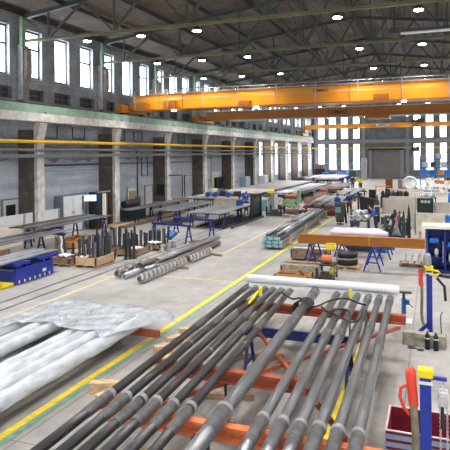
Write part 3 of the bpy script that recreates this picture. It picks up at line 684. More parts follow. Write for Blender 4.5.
g = empty('red_sleeve', (-.27, 12.68, 1.2), label='dark red sleeve around the hose at the far blue post', cat='sleeve')
kid(MB().tube([(-.275, 12.68, 1.48), (-.27, 12.67, 1.3), (-.262, 12.665, 1.12)], [.045, .042, .048], 12), 'sleeve', 'red', g)
g = empty('hoist_head', (-.1, 12.7, 1.6), label='silver bell-shaped hoist cover on the far blue post with a yellow chain', cat='hoist')
kid(MB().lathe([(.0, .26), (.05, .25), (.075, .21), (.085, .16), (.09, .04), (.08, .0), (.0, .0)], (-.14, 12.7, 1.57), 20), 'cover', 'galv', g, 'silver cover')
kid(MB().tube([(-.14, 12.7, 1.82), (-.14, 12.7, 2.3)], .012, 6), 'cable', 'blue2', g)
kid(MB().tube([(-.2, 12.6, 1.56), (-.05, 12.56, 1.5), (.08, 12.6, 1.47), (.12, 12.68, 1.42), (.05, 12.62, 1.38), (-.1, 12.58, 1.40)], .022, 8), 'yellow_chain', 'yellow', g)
kid(MB().bar((-.03, 12.7, 1.38), (.32, 12.66, 1.34), .04, .05).tube([(.28, 12.66, 1.35), (.36, 12.65, 1.35)], .03, 10), 'control_arm', 'black', g)
kid(MB().tube([(.05, 12.64, 1.32), (.20, 12.62, 1.15), (.22, 12.62, .85)], .03, 8), 'pendant_grip', 'black', g, 'black pendant grip')
rope([(.16, 12.6, .62), (.12, 12.6, .50), (.13, 12.6, .2), (.14, 12.6, .08), (.20, 12.6, .06)], .012, 'steeld', 'hook_rod', 'thin dark hooked rod standing right of the far blue post', 'rod')
g = empty('timber_beam', (-.2, 12.2, 0), label='short stack of two weathered timber beams under the far blue post', cat='timber')
kid(MB().bar((-.62, 12.22, .07), (.22, 12.12, .07), .22, .13), 'lower_beam', 'woodg', g)
kid(MB().bar((-.62, 12.23, .20), (.22, 12.13, .20), .20, .12), 'upper_beam', 'woodg', g)
def bottle(p, label, h=.36, r=.05, m='black'):
    g = empty('gas_bottle', p, label=label, cat='bottle')
    MB().lathe([(0, 0), (r, .0), (r, h*.72), (r*.8, h*.82), (r*.35, h*.9), (r*.35, h)], (0, 0, 0), 14).build('body', m, g)
    MB().lathe([(r*.3, 0), (r*.5, 0), (r*.5, h*.1), (0, h*.12)], (0, 0, h), 10).build('valve', 'silver', g)
    MB().tube([(0, 0, h*.6), (0, 0, h*.66)], r*1.03, 14, False).build('band', 'white', g)
bottle((-.14, 11.98, 0), 'small black bottle in front of the timber beams, the left one of the two')
bottle((.02, 11.95, 0), 'small black bottle in front of the timber beams, the right one of the two')
m = MB()
m.tube([(-.45+.07*math.cos(t*.7), 11.93+.05*math.sin(t*.7), .015) for t in range(10)], .012, 6).tube([(-.27+.06*math.cos(t*.7), 11.85+.05*math.sin(t*.7), .015) for t in range(10)], .012, 6)
m.tube([(-.38, 11.93, .015), (-.33, 11.86, .015)], .012, 6)
tag(m.build('shackle_chain', 'steeld'), 'dark steel shackles lying on the floor in front of the timber beams', 'shackle')
# adjustable blue stand
g = empty('support_stand', (-.68, 13.75, 0), label='blue adjustable pipe stand on a white foot plate, right of the rack end', cat='stand')
kid(MB().bx(-.85, -.50, 13.55, 13.95, 0, .03), 'foot_plate', 'white', g)
kid(MB().tube([(-.68, 13.75, .03), (-.68, 13.75, .55)], .055, 14), 'sleeve', 'blue2', g)
kid(MB().tube([(-.68, 13.75, .55), (-.68, 13.75, .68)], .032, 12), 'spindle', 'dark', g)
kid(MB().bx(-.86, -.50, 13.68, 13.82, .68, .71), 'head', 'dark', g)
kid(MB().bar((-.63, 13.72, .50), (-.47, 13.66, .38), .02, .02).bx(-.64, -.55, 13.68, 13.8, .42, .52), 'lever', 'blue2', g)
# maroon bin
g = empty('steel_bin', (-.05, 7.8, 0), label='open maroon steel bin with blue-grey striped sides in the near right corner', cat='bin')
x0, x1, y0, y1, h = -.60, .55, 7.42, 8.15, .42
kid(MB().bx(x0, x1, y0, y1, 0, .03).bx(x0, x0+.02, y0, y1, .03, h).bx(x1-.02, x1, y0, y1, .03, h).bx(x0+.02, x1-.02, y0, y0+.02, .03, h).bx(x0+.02, x1-.02, y1-.02, y1, .03, h), 'body', 'maroon', g)
m = MB()
for z in (.12, .22, .32): m.bx(x0-.012, x1+.012, y0-.014, y0, z, z+.06).bx(x0-.014, x0, y0, y1, z, z+.06)
kid(m, 'side_ribs', 'stripe', g, 'blue-grey side ribs')
kid(MB().bx(x0-.015, x1+.015, y0-.015, y0+.012, h, h+.012).bx(x0-.015, x1+.015, y1-.012, y1+.015, h, h+.012).bx(x0-.015, x0+.012, y0, y1, h, h+.012).bx(x1-.012, x1+.015, y0, y1, h, h+.012), 'rim', 'pink', g)

# ================================================================ trestles, tables, crates
def trestle(name, loc, rz, L, h=.83, m='blued', sp=.24):
    g = empty(name, loc, rz)
    MB().bx(-L/2, L/2, -.045, .045, h-.09, h).build('top_beam', m, g)
    for sx in (-1, 1):
        x = sx*(L/2-.12)
        for sy in (-1, 1): MB().bar((x, sy*sp, .0), (x, sy*.03, h-.09), .055, .05).build('leg', m, g)
        MB().bar((x, -sp*.62, h*.35), (x, sp*.62, h*.35), .04, .04).build('tie_bar', m, g)
    return g
def T(x, y, L, label, h=.83, m='blued', rz=0., sp=.24, name='trestle'):
    return tag(trestle(name, (x, y, 0), rz, L, h, m, sp), label, 'trestle', 'workshop trestles')
def flatbars(x0, x1, n, y0, y1, z, th, m, name, label, group, gap=.82, skew=0., cat='steel bar', round_=False):
    w = (x1-x0)/n
    for i in range(n):
        xc = x0+w*(i+.5); j = random.uniform(-.15, .15)
        mb = MB().tube([(xc, y0+j, z+th/2), (xc+skew, y1+j, z+th/2)], th/2, 10) if round_ else MB().bar((xc, y0+j, z+th/2), (xc+skew, y1+j, z+th/2), w*gap, th)
        o = mb.build(name, m if isinstance(m, str) else m[i % len(m)])
        tag(o, label, cat, group)

T(-11.3, 23.0, 2.25, 'empty blue trestle standing nearest the spiral augers', rz=-.22, m='navy')
T(-11.15, 25.2, 2.3, 'empty blue trestle just behind the nearest empty one', rz=-.13, m='navy')
# plate table A by the wall
for y, l in ((28.2, 'first blue-black trestle under the long plate by the left wall'), (31.2, 'second trestle under the long plate by the left wall'), (35.2, 'third trestle under the long plate by the left wall')): T(-16.38, y, .9, l)
flatbars(-16.85, -15.95, 3, 27.6, 36.4, .832, .05, ['steelb', 'galv', 'steel'], 'steel_plank', 'long brownish steel plank on trestles close to the left wall', 'planks by the left wall', .96)
flatbars(-17.1, -15.6, 3, 26.2, 35.5, .003, .12, ['woodd', 'wood', 'steelb'], 'floor_plank', 'long brown plank lying on the floor below the wall-side table', 'planks on the floor by the left wall')
# plate tables B and C
for x, L, ys, nm in ((-14.1, 1.5, (28.5, 30.6, 32.6), 'left'), (-11.45, 2.2, (27.8, 30.0, 32.3), 'right')):
    for i, y in enumerate(ys): T(x, y, L, '%s dark blue trestle under the %s of the two plate tables' % (NTH[i], nm))
flatbars(-14.95, -13.4, 4, 27.9, 33.3, .832, .05, ['galv', 'steel', 'galv'], 'steel_plate', 'pale steel plate strip on the left one of the two plate tables', 'plates on the left table', .95)
flatbars(-12.5, -10.45, 5, 27.3, 33.0, .832, .05, ['galv', 'galv', 'steel'], 'steel_plate', 'pale steel plate strip on the right one of the two plate tables', 'plates on the right table', .96)
flatbars(-12.3, -9.9, 6, 24.6+3.2, 33.5, .003, .10, 'steeld', 'floor_bar', 'dark steel bar lying on the floor under the right plate table', 'bars under the right table', .45)
# left tables with long bars
for y, l in ((14.0, 'trestle out at the left edge, under the pale bars'), (18.9, 'blue trestle with bent white tubes beside it, under the pale bars')): T(-14.75, y, 1.3, l, m='navy')
flatbars(-15.45, -14.2, 6, 9.5, 19.6, .835, .06, ['galv', 'steeld', 'steel', 'galv', 'steelb', 'galv'], 'steel_bar', 'long pale steel bar on the trestle table at the left edge', 'bars at the left edge', .72, -.1)
for y, l in ((19.6, 'dark trestle under the brown bars, left end'), (23.0, 'dark blue trestle under the brown bars, right end')): T(-15.7, y, 1.9, l, h=.98)
flatbars(-16.6, -14.9, 8, 18.6, 23.6, .985, .06, ['steelb', 'steeld', 'steelb', 'steel'], 'steel_bar', 'brown steel bar on the table in front of the white partition', 'brown bars before the partition', .66)
flatbars(-17.0, -16.0, 4, 9.0, 18.0, .003, .25, ['wood', 'woodd'], 'floor_timber', 'pale timber baulk on the floor at the left edge below the partition', 'timber baulks by the partition', .9, cat='timber')
flatbars(-14.0, -13.0, 4, 8.5, 16.5, .003, .12, ['steelb', 'galv'], 'floor_profile', 'steel profile on the floor between the blue carriage and the bar table', 'floor profiles', .6)
for i in range(3):
    o = MB().tube([(-14.05+i*.13, 18.25, .80), (-13.98+i*.13, 18.2, .66), (-14.02+i*.13, 18.2, .40), (-13.88+i*.13, 18.15, .12), (-13.74+i*.13, 18.1, .04)], .045, 10).build('bent_tube', 'white' if i == 2 else 'steelb')
    tag(o, ('white bent tube end' if i == 2 else 'brown bent tube, %s of two,' % ('left' if i == 0 else 'right')) + ' leaning at the trestle table on the left', 'tube')

# blue machine carriage at the left edge
g = empty('roller_carriage', (-12.6, 13, 0), label='royal blue steel carriage with rollers and yellow end at the left edge', cat='carriage')
kid(MB().bx(-12.12, -12.04, 13.7, 15.5, .03, .50).bx(-13.3, -12.12, 15.44, 15.5, .03, .56).bx(-13.3, -12.12, 13.7, 13.76, .03, .42).bx(-13.36, -13.28, 10, 15.5, .03, .50), 'side_plate', 'blue', g)
kid(MB().bx(-13.3, -12.1, 13.76, 15.44, .03, .10), 'base', 'blued', g)
for y in (13.9, 14.4, 15.3): kid(MB().tube([(-13.25, y, .40), (-12.15, y, .40)], .06, 12), 'roller', 'galv', g)
for i in range(7): kid(MB().bx(-12.038, -12.02, 13.82+i*.24, 13.87+i*.24, .05, .14), 'bolt_lug', 'white', g, 'white lug')
kid(MB().bx(-12.038, -12.03, 14.95, 15.12, .2, .3), 'name_plate', 'white', g, 'small white plate')
kid(MB().bx(-13.3, -12.1, 13.2, 13.68, .02, .10).bx(-13.3, -12.1, 13.2, 13.3, .10, .14), 'bumper', 'yellow', g, 'yellow bumper')
kid(MB().bx(-13.3, -12.2, 9.5, 13.1, .28, .34).bx(-13.3, -12.2, 12.9, 13.1, .02, .28).bx(-13.3, -12.2, 11.0, 11.1, .02, .28), 'rear_frame', 'blued', g)
for i, (y0, y1) in enumerate(((13.75, 14.45), (14.85, 15.85))): 
    kid(MB().bx(-13.3, -12.1, y0, y1, .57, .66), 'table_plate', 'blue', g)
    for x in (-12.3, -13.0): kid(MB().tube([(x, (y0+y1)/2, .1), (x, (y0+y1)/2, .57)], .035, 10), 'jack', 'galv', g)
flatbars(-13.25, -12.2, 6, 9.2, 15.9, .665, .09, ['galv', 'steel', 'galv', 'zinc'], 'round_bar', 'pale steel round bar lying on top of the blue carriage', 'bars on the blue carriage', round_=True)

# crates with upright steel posts
def crate(x, y, w, l, h, rz, m, label, cat='crate', pal=True, name='wooden_crate'):
    g = empty(name, (x, y, 0), rz, label, cat); t = .03; b = .10 if pal else 0
    if pal:
        for sx in (-1, 0, 1): MB().bx(sx*(w/2-.05)-.05, sx*(w/2-.05)+.05, -l/2, l/2, 0, .08).build('pallet_bearer', 'woodd', g)
        MB().bx(-w/2, w/2, -l/2, l/2, .08, .10).build('pallet_deck', 'wood', g)
    MB().bx(-w/2, w/2, -l/2, -l/2+t, b, h).build('side_board', m, g); MB().bx(-w/2, w/2, l/2-t, l/2, b, h).build('side_board', m, g)
    MB().bx(-w/2, -w/2+t, -l/2+t, l/2-t, b, h).build('end_board', m, g); MB().bx(w/2-t, w/2, -l/2+t, l/2-t, b, h).build('end_board', m, g)
    for sx in (-1, 1):
        for sy in (-1, 1): MB().box((sx*(w/2+.004), sy*(l/2+.004), (b+h)/2), (.05, .05, h-b)).build('corner_iron', 'dark', g)
    MB().bx(-w/2+t, w/2-t, -l/2+t, l/2-t, b, b+.02).build('floor_board', 'woodd', g)
    return g
CR = [(-11.62, 17.35, .86, 1.25, .36, 'wood', 'pale two-board crate full of upright steel posts, nearest to the spiral augers side'), (-12.62, 17.2, .75, 1.15, .30, 'woodd', 'low brown crate left of the pale crate of steel posts'),
      (-11.35, 19.6, .85, 1.2, .28, 'woodd', 'brown crate of upright posts behind the pale one'), (-12.45, 19.4, .85, 1.2, .28, 'woodd', 'brown crate of upright posts at the back left of the group'),
      (-11.1, 21.3, .85, 1.3, .22, 'wood', 'low pallet crate of short posts at the back right of the group'), (-15.3, 21.2, .7, 1.3, .28, 'woodo', 'orange-brown low crate beside the table before the partition'), (-14.6, 20.2, .55, .9, .28, 'woodo', 'small orange-brown crate behind the blue carriage')]
for x, y, w, l, h, m_, lab in CR: crate(x, y, w, l, h, 0, m_, lab)
def post(x, y, z, h, t, m, label, group, lean=0., rz=0.):
    g = empty('steel_post', (x, y, z), rz, label, 'steel post', group)
    MB().bar((0, 0, 0), (lean*h, 0, h), t, t*.7).build('shaft', m, g)
    MB().bx(-t*.9, t*.9, -t*.9, t*.9, 0, .02).build('foot', m, g)
    return g
rr = random.Random(3)
for ci, (nx, ny, base, hh, who) in enumerate(((4, 5, .13, .75, 'in the pale crate'), (2, 1, .13, .6, 'in the low brown crate'), (4, 4, .13, .72, 'in the brown crate behind the pale one'), (4, 4, .13, .72, 'in the crate at the back left'), (4, 5, .13, .62, 'in the low pallet crate at the back right'))):
    x, y, w, l = CR[ci][:4]
    for i in range(nx):
        for j in range(ny):
            if rr.random() < .12: continue
            post(x-w/2+w*(i+.5)/nx+rr.uniform(-.04, .04), y-l/2+l*(j+.5)/ny+rr.uniform(-.05, .05), base, hh*rr.uniform(.9, 1.35), rr.uniform(.06, .095), rr.choice(['steeld', 'steeld', 'zinc', 'dark']), 'dark upright steel post standing %s' % who, 'posts ' + who, rr.uniform(-.06, .06), rr.uniform(0, 1.5))
for i in range(3):
    post(-11.05+.12*i, 18.55+.1*i, 0, .75+.05*i, .09, 'dark', 'dark post standing on the floor right of the crates', 'loose posts by the crates')
m = MB()
for k in range(14):
    x, y = -12.1+rr.uniform(-.3, .3), 17.0+rr.uniform(-.3, .6); m.ball((x, y, .17), .06, 8, (1.2, .8, .5))
for x, y, w, d_, lab in ((-11.75, 16.9, .3, .3, 'white rag on the near corner of the pale post crate'), (-12.6, 16.95, .5, .35, 'white paper sheet on the low brown crate'), (-10.95, 19.2, .4, .4, 'white bag between the post crates'), (-10.9, 20.6, .5, .3, 'white crumpled bag on the back right crate')):
    mb = MB(); n = 8; vs = [(x-w/2+w*i/n, y-d_/2+d_*j/n, .37+.05*math.sin(i*1.9+j)*math.cos(j*1.3)) for i in range(n+1) for j in range(n+1)]
    mb.add(vs, [(i*(n+1)+j, (i+1)*(n+1)+j, (i+1)*(n+1)+j+1, i*(n+1)+j+1) for i in range(n) for j in range(n)], True)
    o = mb.build('rag', 'label'); so = o.modifiers.new('solid', 'SOLIDIFY'); so.thickness = .03; tag(o, lab, 'rag')
# white-blue fittings right of the crates
for i in range(12):
    x, y = -11.2+rr.uniform(-.5, .9), 20.9+rr.uniform(-.6, 1.2)
    m = MB().lathe([(0, 0), (.10, 0), (.12, .06), (.07, .12), (.07, .25), (.10, .28), (.0, .30)], (x, y, .0), 12)
    tag(m.build('steel_fitting', rr.choice(['galv', 'white', 'silver'])), 'pale round steel fitting standing on the floor behind the spiral augers', 'fitting', 'pale fittings behind the augers')
g = empty('blue_cover', (-10.9, 22.0, 0), label='blue machine guard lying among the pale fittings', cat='cover')
kid(MB().prism([(-11.1, 21.9, .45), (-10.7, 21.7, .42), (-10.55, 22.0, .62), (-10.95, 22.2, .66)], (0, .12, -.12)), 'guard', 'blue2', g)
kid(MB().bar((-10.85, 22.0, .0), (-10.85, 22.0, .5), .06, .06).bar((-11.05, 21.8, .02), (-10.6, 21.8, .02), .1, .05), 'bracket', 'blued', g)
timber('timber_block', (-10.3, 22.8, .05), (-9.9, 23.4, .05), .10, .10, 'woodd', 'small timber offcut on the floor behind the augers')

# spiral augers and bundled tubes
def auger(a, b, r, pitch, name, label, flight='silver', core='steelb'):
    a, b = Vector(a), Vector(b); L = (b-a).length; t = (b-a).normalized(); u = t.cross(Vector((0, 0, 1))).normalized(); w = u.cross(t)
    g = empty(name, a, label=label, cat='auger')
    kid(MB().hollow(a, b, r*.62, r*.45, 16), 'core_tube', core, g)
    n = int(L/pitch*14); m = MB(); vs = []
    for i in range(n+1):
        s = i/n*L; ang = 2*math.pi*s/pitch; c, q = math.cos(ang), math.sin(ang); p = a+t*s
        d_ = u*c+w*q
        for rad, off in ((r*.6, -.05), (r, -.045), (r, .045), (r*.6, .05)): vs.append(p+d_*rad+t*off)
    fs = [(i*4+k, (i+1)*4+k, (i+1)*4+(k+1) % 4, i*4+(k+1) % 4) for i in range(n) for k in range(4)]
    m.add(vs, fs); kid(m, 'spiral_flight', flight, g)
    return g
auger((-8.55, 15.15, .15), (-8.45, 18.2, .15), .15, .27, 'spiral_auger', 'silver spiral-wound auger on the floor, nearest the aisle')
auger((-8.43, 18.6, .15), (-8.38, 20.6, .15), .14, .30, 'spiral_auger', 'second silver spiral auger lying end to end behind the nearest one')
auger((-9.64, 15.6, .15), (-9.62, 17.9, .15), .15, .50, 'spiral_auger', 'coarse pitched brownish auger left of the nearest one', 'steel')
for i, (x, z, y0, y1, mm) in enumerate(((-9.32, .10, 15.5, 21.8, 'galv'), (-9.1, .12, 16.5, 22.8, 'steel'), (-8.86, .12, 17.0, 22.6, 'steelb'), (-9.24, .30, 16.4, 22.3, 'steelb'), (-8.98, .33, 17.2, 22.9, 'steel'), (-9.58, .12, 18.3, 22.0, 'steel'))):
    o = MB().hollow((x, y0, z), (x+.05, y1, z), .10, .07, 14).build('steel_tube', mm)
    tag(o, 'plain steel tube in the bundle beside the spiral augers, %s' % ['lowest left', 'lower middle', 'lowest right', 'top left', 'top right', 'short back left one'][i], 'tube', 'tube bundle by the augers')
timber('timber_block', (-9.9, 17.3, .04), (-8.0, 17.6, .04), .08, .08, 'woodd', 'short batten under the front of the auger bundle')
timber('timber_block', (-9.6, 20.9, .04), (-7.75, 20.2, .04), .08, .08, 'woodd', 'brown batten sticking out from under the second auger')

# long stack of bluish steel sections by the aisle
for layer, (n, z, mm) in enumerate(((6, .10, 'zinc'), (6, .25, 'zinc'), (5, .40, 'steeld'))):
    for i in range(n):
        xa = -6.68+i*.145+(.07 if layer == 2 else 0)
        g = empty('steel_section', (xa, 22.3, z), label='long bluish square steel section in the stack by the aisle, %s layer' % ['bottom', 'middle', 'top'][layer], cat='steel section', group='steel sections by the aisle, layer %d' % (layer+1))
        kid(MB().bar((xa, 22.35+.1*(i % 2), z+.06), (xa-.45, 34.4+.2*(i % 3), z+.06), .12, .12), 'bar', mm, g)
        kid(MB().bar((xa, 22.25+.1*(i % 2), z+.06), (xa-.004, 22.35+.1*(i % 2), z+.06), .122, .122), 'painted_end', 'cyan', g, 'pale cyan painted end')
for i in range(5):
    xa = -6.62+.15*i
    o = MB().hollow((xa, 22.6+.8*(i % 3), .59), (xa-.3, 31+.9*(i % 2), .59), .06, .04, 12).build('steel_tube', ['galv', 'steel', 'steelb'][i % 3])
    tag(o, 'loose steel tube lying on top of the bluish section stack', 'tube', 'tubes on the section stack')
for i, y in enumerate((23.6, 27.0, 31.0, 33.8)):
    timber('spacer_block', (-6.95-.03*(y-22), y, .05), (-5.66-.03*(y-22), y, .05), .10, .10, 'wood', 'timber spacer under the bluish section stack, %s from the near end' % NTH[i], 'spacer')
    tag(MB().bar((-5.77-.03*(y-22), y, .10), (-5.77-.03*(y-22), y, .50), .09, .08).build('spacer_post', 'wood'), 'short timber post at the right side of the section stack, %s from the near end' % NTH[i], 'spacer')
m = MB()
m.tube([(-6.5+.18*math.cos(t*.6), 27.2+.5*math.sin(t*.6), .70+.01*t) for t in range(22)], .035, 8)
tag(m.build('cable_coil', 'galv'), 'pale coil of cable lying on top of the bluish section stack', 'coil')

# ================================================================ people
PS = 1/1.2
def skin_mesh(verts, edges, radii, root=0, sub=2):
    me = bpy.data.meshes.new('body'); me.from_pydata([Vector(v) for v in verts], edges, []); o = bpy.data.objects.new('body', me); COL.objects.link(o)
    o.modifiers.new('skin', 'SKIN')
    for i, r in enumerate(radii):
        sv = me.skin_vertices[0].data[i]; sv.radius = (r, r) if not isinstance(r, tuple) else r; sv.use_root = (i == root)
    sb = o.modifiers.new('sub', 'SUBSURF'); sb.levels = sub; sb.render_levels = sub
    dg = bpy.context.evaluated_depsgraph_get(); dg.update(); out = bpy.data.meshes.new_from_object(o.evaluated_get(dg))
    bpy.data.objects.remove(o)
    for p in out.polygons: p.use_smooth = True
    return out
def person(loc, rz, label, bend=0., arms='down', jacket='cloth', trousers='clothd', hairm='hair', step=.12, group=None):
    g = empty('person', (loc[0], loc[1], loc[2] if len(loc) > 2 else 0), rz, label, 'person', group)
    cb, sb = math.cos(bend), math.sin(bend)
    def up(x, y, z):                # torso point: bends about the hips towards -Y
        dz = z-.93; return (x, y*cb - dz*sb, .93 + dz*cb + y*sb)
    V = {}; J = [('pelvis', (0, 0, .93), .125), ('waist', up(0, 0, 1.08), .115), ('chest', up(0, 0, 1.30), .145), ('neck0', up(0, 0, 1.44), .07), ('neck', up(0, -.01, 1.52), .055), ('head0', up(0, -.02, 1.60), .085), ('head1', up(0, -.02, 1.70), .08)]
    for s, n in ((-1, 'l'), (1, 'r')):
        J += [(n+'hip', (s*.09, 0, .88), .10), (n+'knee', (s*.11, -.02-step*s*.5, .48), .062), (n+'ankle', (s*.12, .03+step*s*.5, .09), .042), (n+'toe', (s*.13, -.14+step*s*.5, .035), .035)]
        if arms == 'down': e, w, h = up(s*.25, .02, 1.14), up(s*.26, -.06, .90), up(s*.26, -.09, .82)
        elif arms == 'front': e, w, h = up(s*.24, -.06, 1.14), up(s*.17, -.28, 1.10), up(s*.15, -.36, 1.10)
        else:
            sh = up(s*.19, 0, 1.40); e = (s*.22, sh[1]-.05, sh[2]-.27); w = (s*.15, sh[1]-.20, sh[2]-.46); h = (s*.13, sh[1]-.24, sh[2]-.53)
        J += [(n+'sho', up(s*.18, 0, 1.40), .065), (n+'elb', e, .045), (n+'wri', w, .032), (n+'hand', h, .036)]
    idx = {n: i for i, (n, _, _) in enumerate(J)}; sc = lambda p: Vector(p)*PS
    E = [('pelvis', 'waist'), ('waist', 'chest'), ('chest', 'neck0'), ('neck0', 'neck'), ('neck', 'head0'), ('head0', 'head1')]
    for n in 'lr': E += [('pelvis', n+'hip'), (n+'hip', n+'knee'), (n+'knee', n+'ankle'), (n+'ankle', n+'toe'), ('chest', n+'sho'), (n+'sho', n+'elb'), (n+'elb', n+'wri'), (n+'wri', n+'hand')]
    verts = [sc(p) for _, p, _ in J]; edges = [(idx[a], idx[b]) for a, b in E]
    me = skin_mesh(verts, edges, [r*PS for _, _, r in J]); me.materials.append(M['skin'])
    body = bpy.data.objects.new('body', me); COL.objects.link(body); body.parent = g
    def sub(names, eds, grow, nm, m):
        ii = {n: k for k, n in enumerate(names)}
        mm = skin_mesh([verts[idx[n]] for n in names], [(ii[a], ii[b]) for a, b in eds], [(J[idx[n]][2]+grow)*PS for n in names]); mm.materials.append(M[m])
        o = bpy.data.objects.new(nm, mm); COL.objects.link(o); o.parent = g; return o
    sub(['pelvis', 'waist', 'chest', 'neck0', 'lsho', 'lelb', 'lwri', 'rsho', 'relb', 'rwri'], [('pelvis', 'waist'), ('waist', 'chest'), ('chest', 'neck0'), ('chest', 'lsho'), ('lsho', 'lelb'), ('lelb', 'lwri'), ('chest', 'rsho'), ('rsho', 'relb'), ('relb', 'rwri')], .022, 'jacket', jacket)
    sub(['pelvis', 'lhip', 'lknee', 'lankle', 'rhip', 'rknee', 'rankle'], [('pelvis', 'lhip'), ('lhip', 'lknee'), ('lknee', 'lankle'), ('pelvis', 'rhip'), ('rhip', 'rknee'), ('rknee', 'rankle')], .020, 'trousers', trousers)
    for n, s in (('l', -1), ('r', 1)):
        a, t_ = verts[idx[n+'ankle']], verts[idx[n+'toe']]
        mm = skin_mesh([a+Vector((0, .03, -.03)), a+Vector((0, .0, -.045)), t_+Vector((0, 0, .008))], [(0, 1), (1, 2)], [.045, .045, .042]); mm.materials.append(M['black'])
        for v in mm.vertices: v.co.z = max(v.co.z, .0)
        o = bpy.data.objects.new('shoe', mm); COL.objects.link(o); o.parent = g
        # hand: palm with five fingers
        h, w = verts[idx[n+'hand']], verts[idx[n+'wri']]; d_ = (h-w).normalized(); side = d_.cross(Vector((0, 1, .2))).normalized(); fl = d_.cross(side)
        hm = MB()
        for k in range(4):
            b0 = h+side*(k-1.5)*.017*PS+d_*.02*PS; L = (.07, .08, .075, .058)[k]*PS
            hm.tube([b0, b0+d_*L*.55, b0+d_*L*.9+fl*L*.35], [.009*PS, .008*PS, .006*PS], 6)
        b0 = h-side*.03*PS-d_*.01*PS; hm.tube([b0, b0-side*.03*PS+d_*.03*PS, b0-side*.03*PS+d_*.055*PS+fl*.012], [.011*PS, .009*PS, .007*PS], 6)
        o = hm.build('fingers', 'skin', g)
    hd = verts[idx['head1']]; hdir = (verts[idx['head1']]-verts[idx['neck']]).normalized(); fw = Vector((0, -hdir.z, hdir.y)); sd = Vector((1, 0, 0))
    m = MB(); c = hd-hdir*.02*PS-fw*.012; m.ball(c+hdir*.022, .098*PS, 14, (.92, 1.05, .95)); o = m.build('hair', hairm, g)
    c0 = hd-hdir*.05*PS+fw*.085*PS
    fm = MB().tube([c0+hdir*.02*PS, c0-hdir*.02*PS+fw*.022*PS, c0-hdir*.028*PS], [.008*PS, .014*PS, .008*PS], 8)
    for s in (-1, 1): fm.ball(hd-hdir*.045*PS+sd*s*.088*PS, .022*PS, 8, (.5, .8, 1.2))
    fm.build('nose_and_ears', 'skin', g)
    for s in (-1, 1): MB().ball(c0+hdir*.028*PS+sd*s*.03*PS-fw*.004, .010*PS, 8).build('eye', 'black', g)
    MB().box(c0-hdir*.052*PS-fw*.002, (.04*PS, .012*PS, .008*PS)).build('mouth', 'maroon', g)
    return g
person((-5.05, 34.9), R_(-25), 'worker in blue jacket facing away, left of the standing pair, behind the grey machine', arms='front')
person((-4.65, 36.4), R_(20), 'worker in dark blue overalls standing right behind the other blue jacket', arms='front', jacket='blued')
person((-2.72, 28.9), R_(-75), 'worker in dark blue bending over the bundle of round parts', bend=.6, arms='front', jacket='cloth')
person((-10.95, 31.6), R_(40), 'worker in bright blue jacket at the right end of the plate table', arms='front')
person((-11.75, 35.3), R_(-20), 'worker in blue jacket beside the beige machine line, left one', arms='front')
person((-8.35, 62.5), R_(10), 'distant worker in dark clothes near the brown pipe rack', arms='down', jacket='clothd')
person((-7.2, 60.0), R_(-10), 'distant worker with yellowish vest near the far pipe racks', arms='down', jacket='yellow')
person((1.55, 40.2), R_(60), 'worker in bright blue at the right edge behind the cream panels', bend=.4, arms='front', jacket='cobalt')

# ================================================================ along the left wall
def door(n, x, y0, y1, h, m, lab, glass=None, arch=False):
    d = empty('door_%d' % n, (x, (y0+y1)/2, 0), kind='structure')
    kid(MB().bx(x, x+.05, y0+.06, y1-.06, .01, h-.06), 'door_leaf', m, d)
    kid(MB().bx(x, x+.08, y0, y0+.06, 0, h).bx(x, x+.08, y1-.06, y1, 0, h).bx(x, x+.08, y0+.06, y1-.06, h-.06, h), 'door_frame', 'lblue' if arch else 'grey', d)
    kid(MB().tube([(x+.05, y1-.2, h*.5), (x+.11, y1-.2, h*.5), (x+.11, y1-.32, h*.5)], .014, 6), 'door_handle', 'black', d)
    if glass: kid(MB().bx(x+.05, x+.065, y0+.25, y1-.25, h*.52, h*.86), 'notice', glass, d)
X = XL+.01
door(2, X, 19.8, 21.0-.1, 2.05, 'white', '', 'black')
door(3, X, 25.15, 26.25, 1.95, 'white', '', 'poster')
door(4, X, 30.7, 32.0, 1.95, 'cream', '', 'poster', True)
door(5, X, 33.0, 34.1, 1.95, 'white', '', 'creamd')
door(6, X, 43.2, 44.3, 1.9, 'lblue', '')
tag(MB().bx(X+.081, X+.10, 20.1, 20.6, .95, 1.55).build('notice_board', 'black'), 'black framed notice on the white door at the left edge', 'notice')
g = empty('steel_cabinet', (-17.8, 24.3, 0), label='white two-door steel cabinet against the left wall', cat='cabinet')
kid(MB().bx(X, -17.62, 23.5, 25.08, 0, 1.92), 'body', 'grey', g, bevel=.01)
for i in (0, 1):
    dd = kid(MB().bx(-17.62, -17.59, 23.52+i*.79, 24.28+i*.79, .06, 1.90), 'door', 'white', g, 'white door')
    o = MB().tube([(-17.58, 24.2+i*.18, .95), (-17.58, 24.2+i*.18, 1.1)], .015, 6).build('handle', 'black', dd); o.matrix_parent_inverse = Matrix.Identity(4)
g = empty('locker', (-17.3, 26.2, 0), label='open black locker with white and brown inner panels before the second column', cat='locker')
kid(MB().bx(-17.5, -16.95, 25.6, 25.64, 0, 2.0).bx(-17.5, -16.95, 26.7, 26.74, 0, 2.0).bx(-17.5, -16.95, 25.64, 26.7, 1.95, 2.0).bx(-17.52, -17.48, 25.6, 26.74, 0, 2.0), 'body', 'black', g)
kid(MB().bx(-17.0, -16.96, 26.08, 26.45, .05, 1.9), 'inner_panel', 'white', g, 'white panel'); kid(MB().bx(-17.0, -16.95, 26.47, 26.6, .05, 1.9), 'edge_panel', 'brown', g, 'brown edge panel')
kid(MB().bx(-17.0, -16.95, 25.64, 26.05, .05, 1.9), 'door', 'black', g); kid(MB().bx(-16.97, -16.9, 25.55, 26.78, 1.96, 2.03), 'lintel', 'galv', g)
g = empty('wall_screen', (-17.6, 25.7, 1.4), label='small lit blue-white screen on a bracket beside the locker', cat='screen')
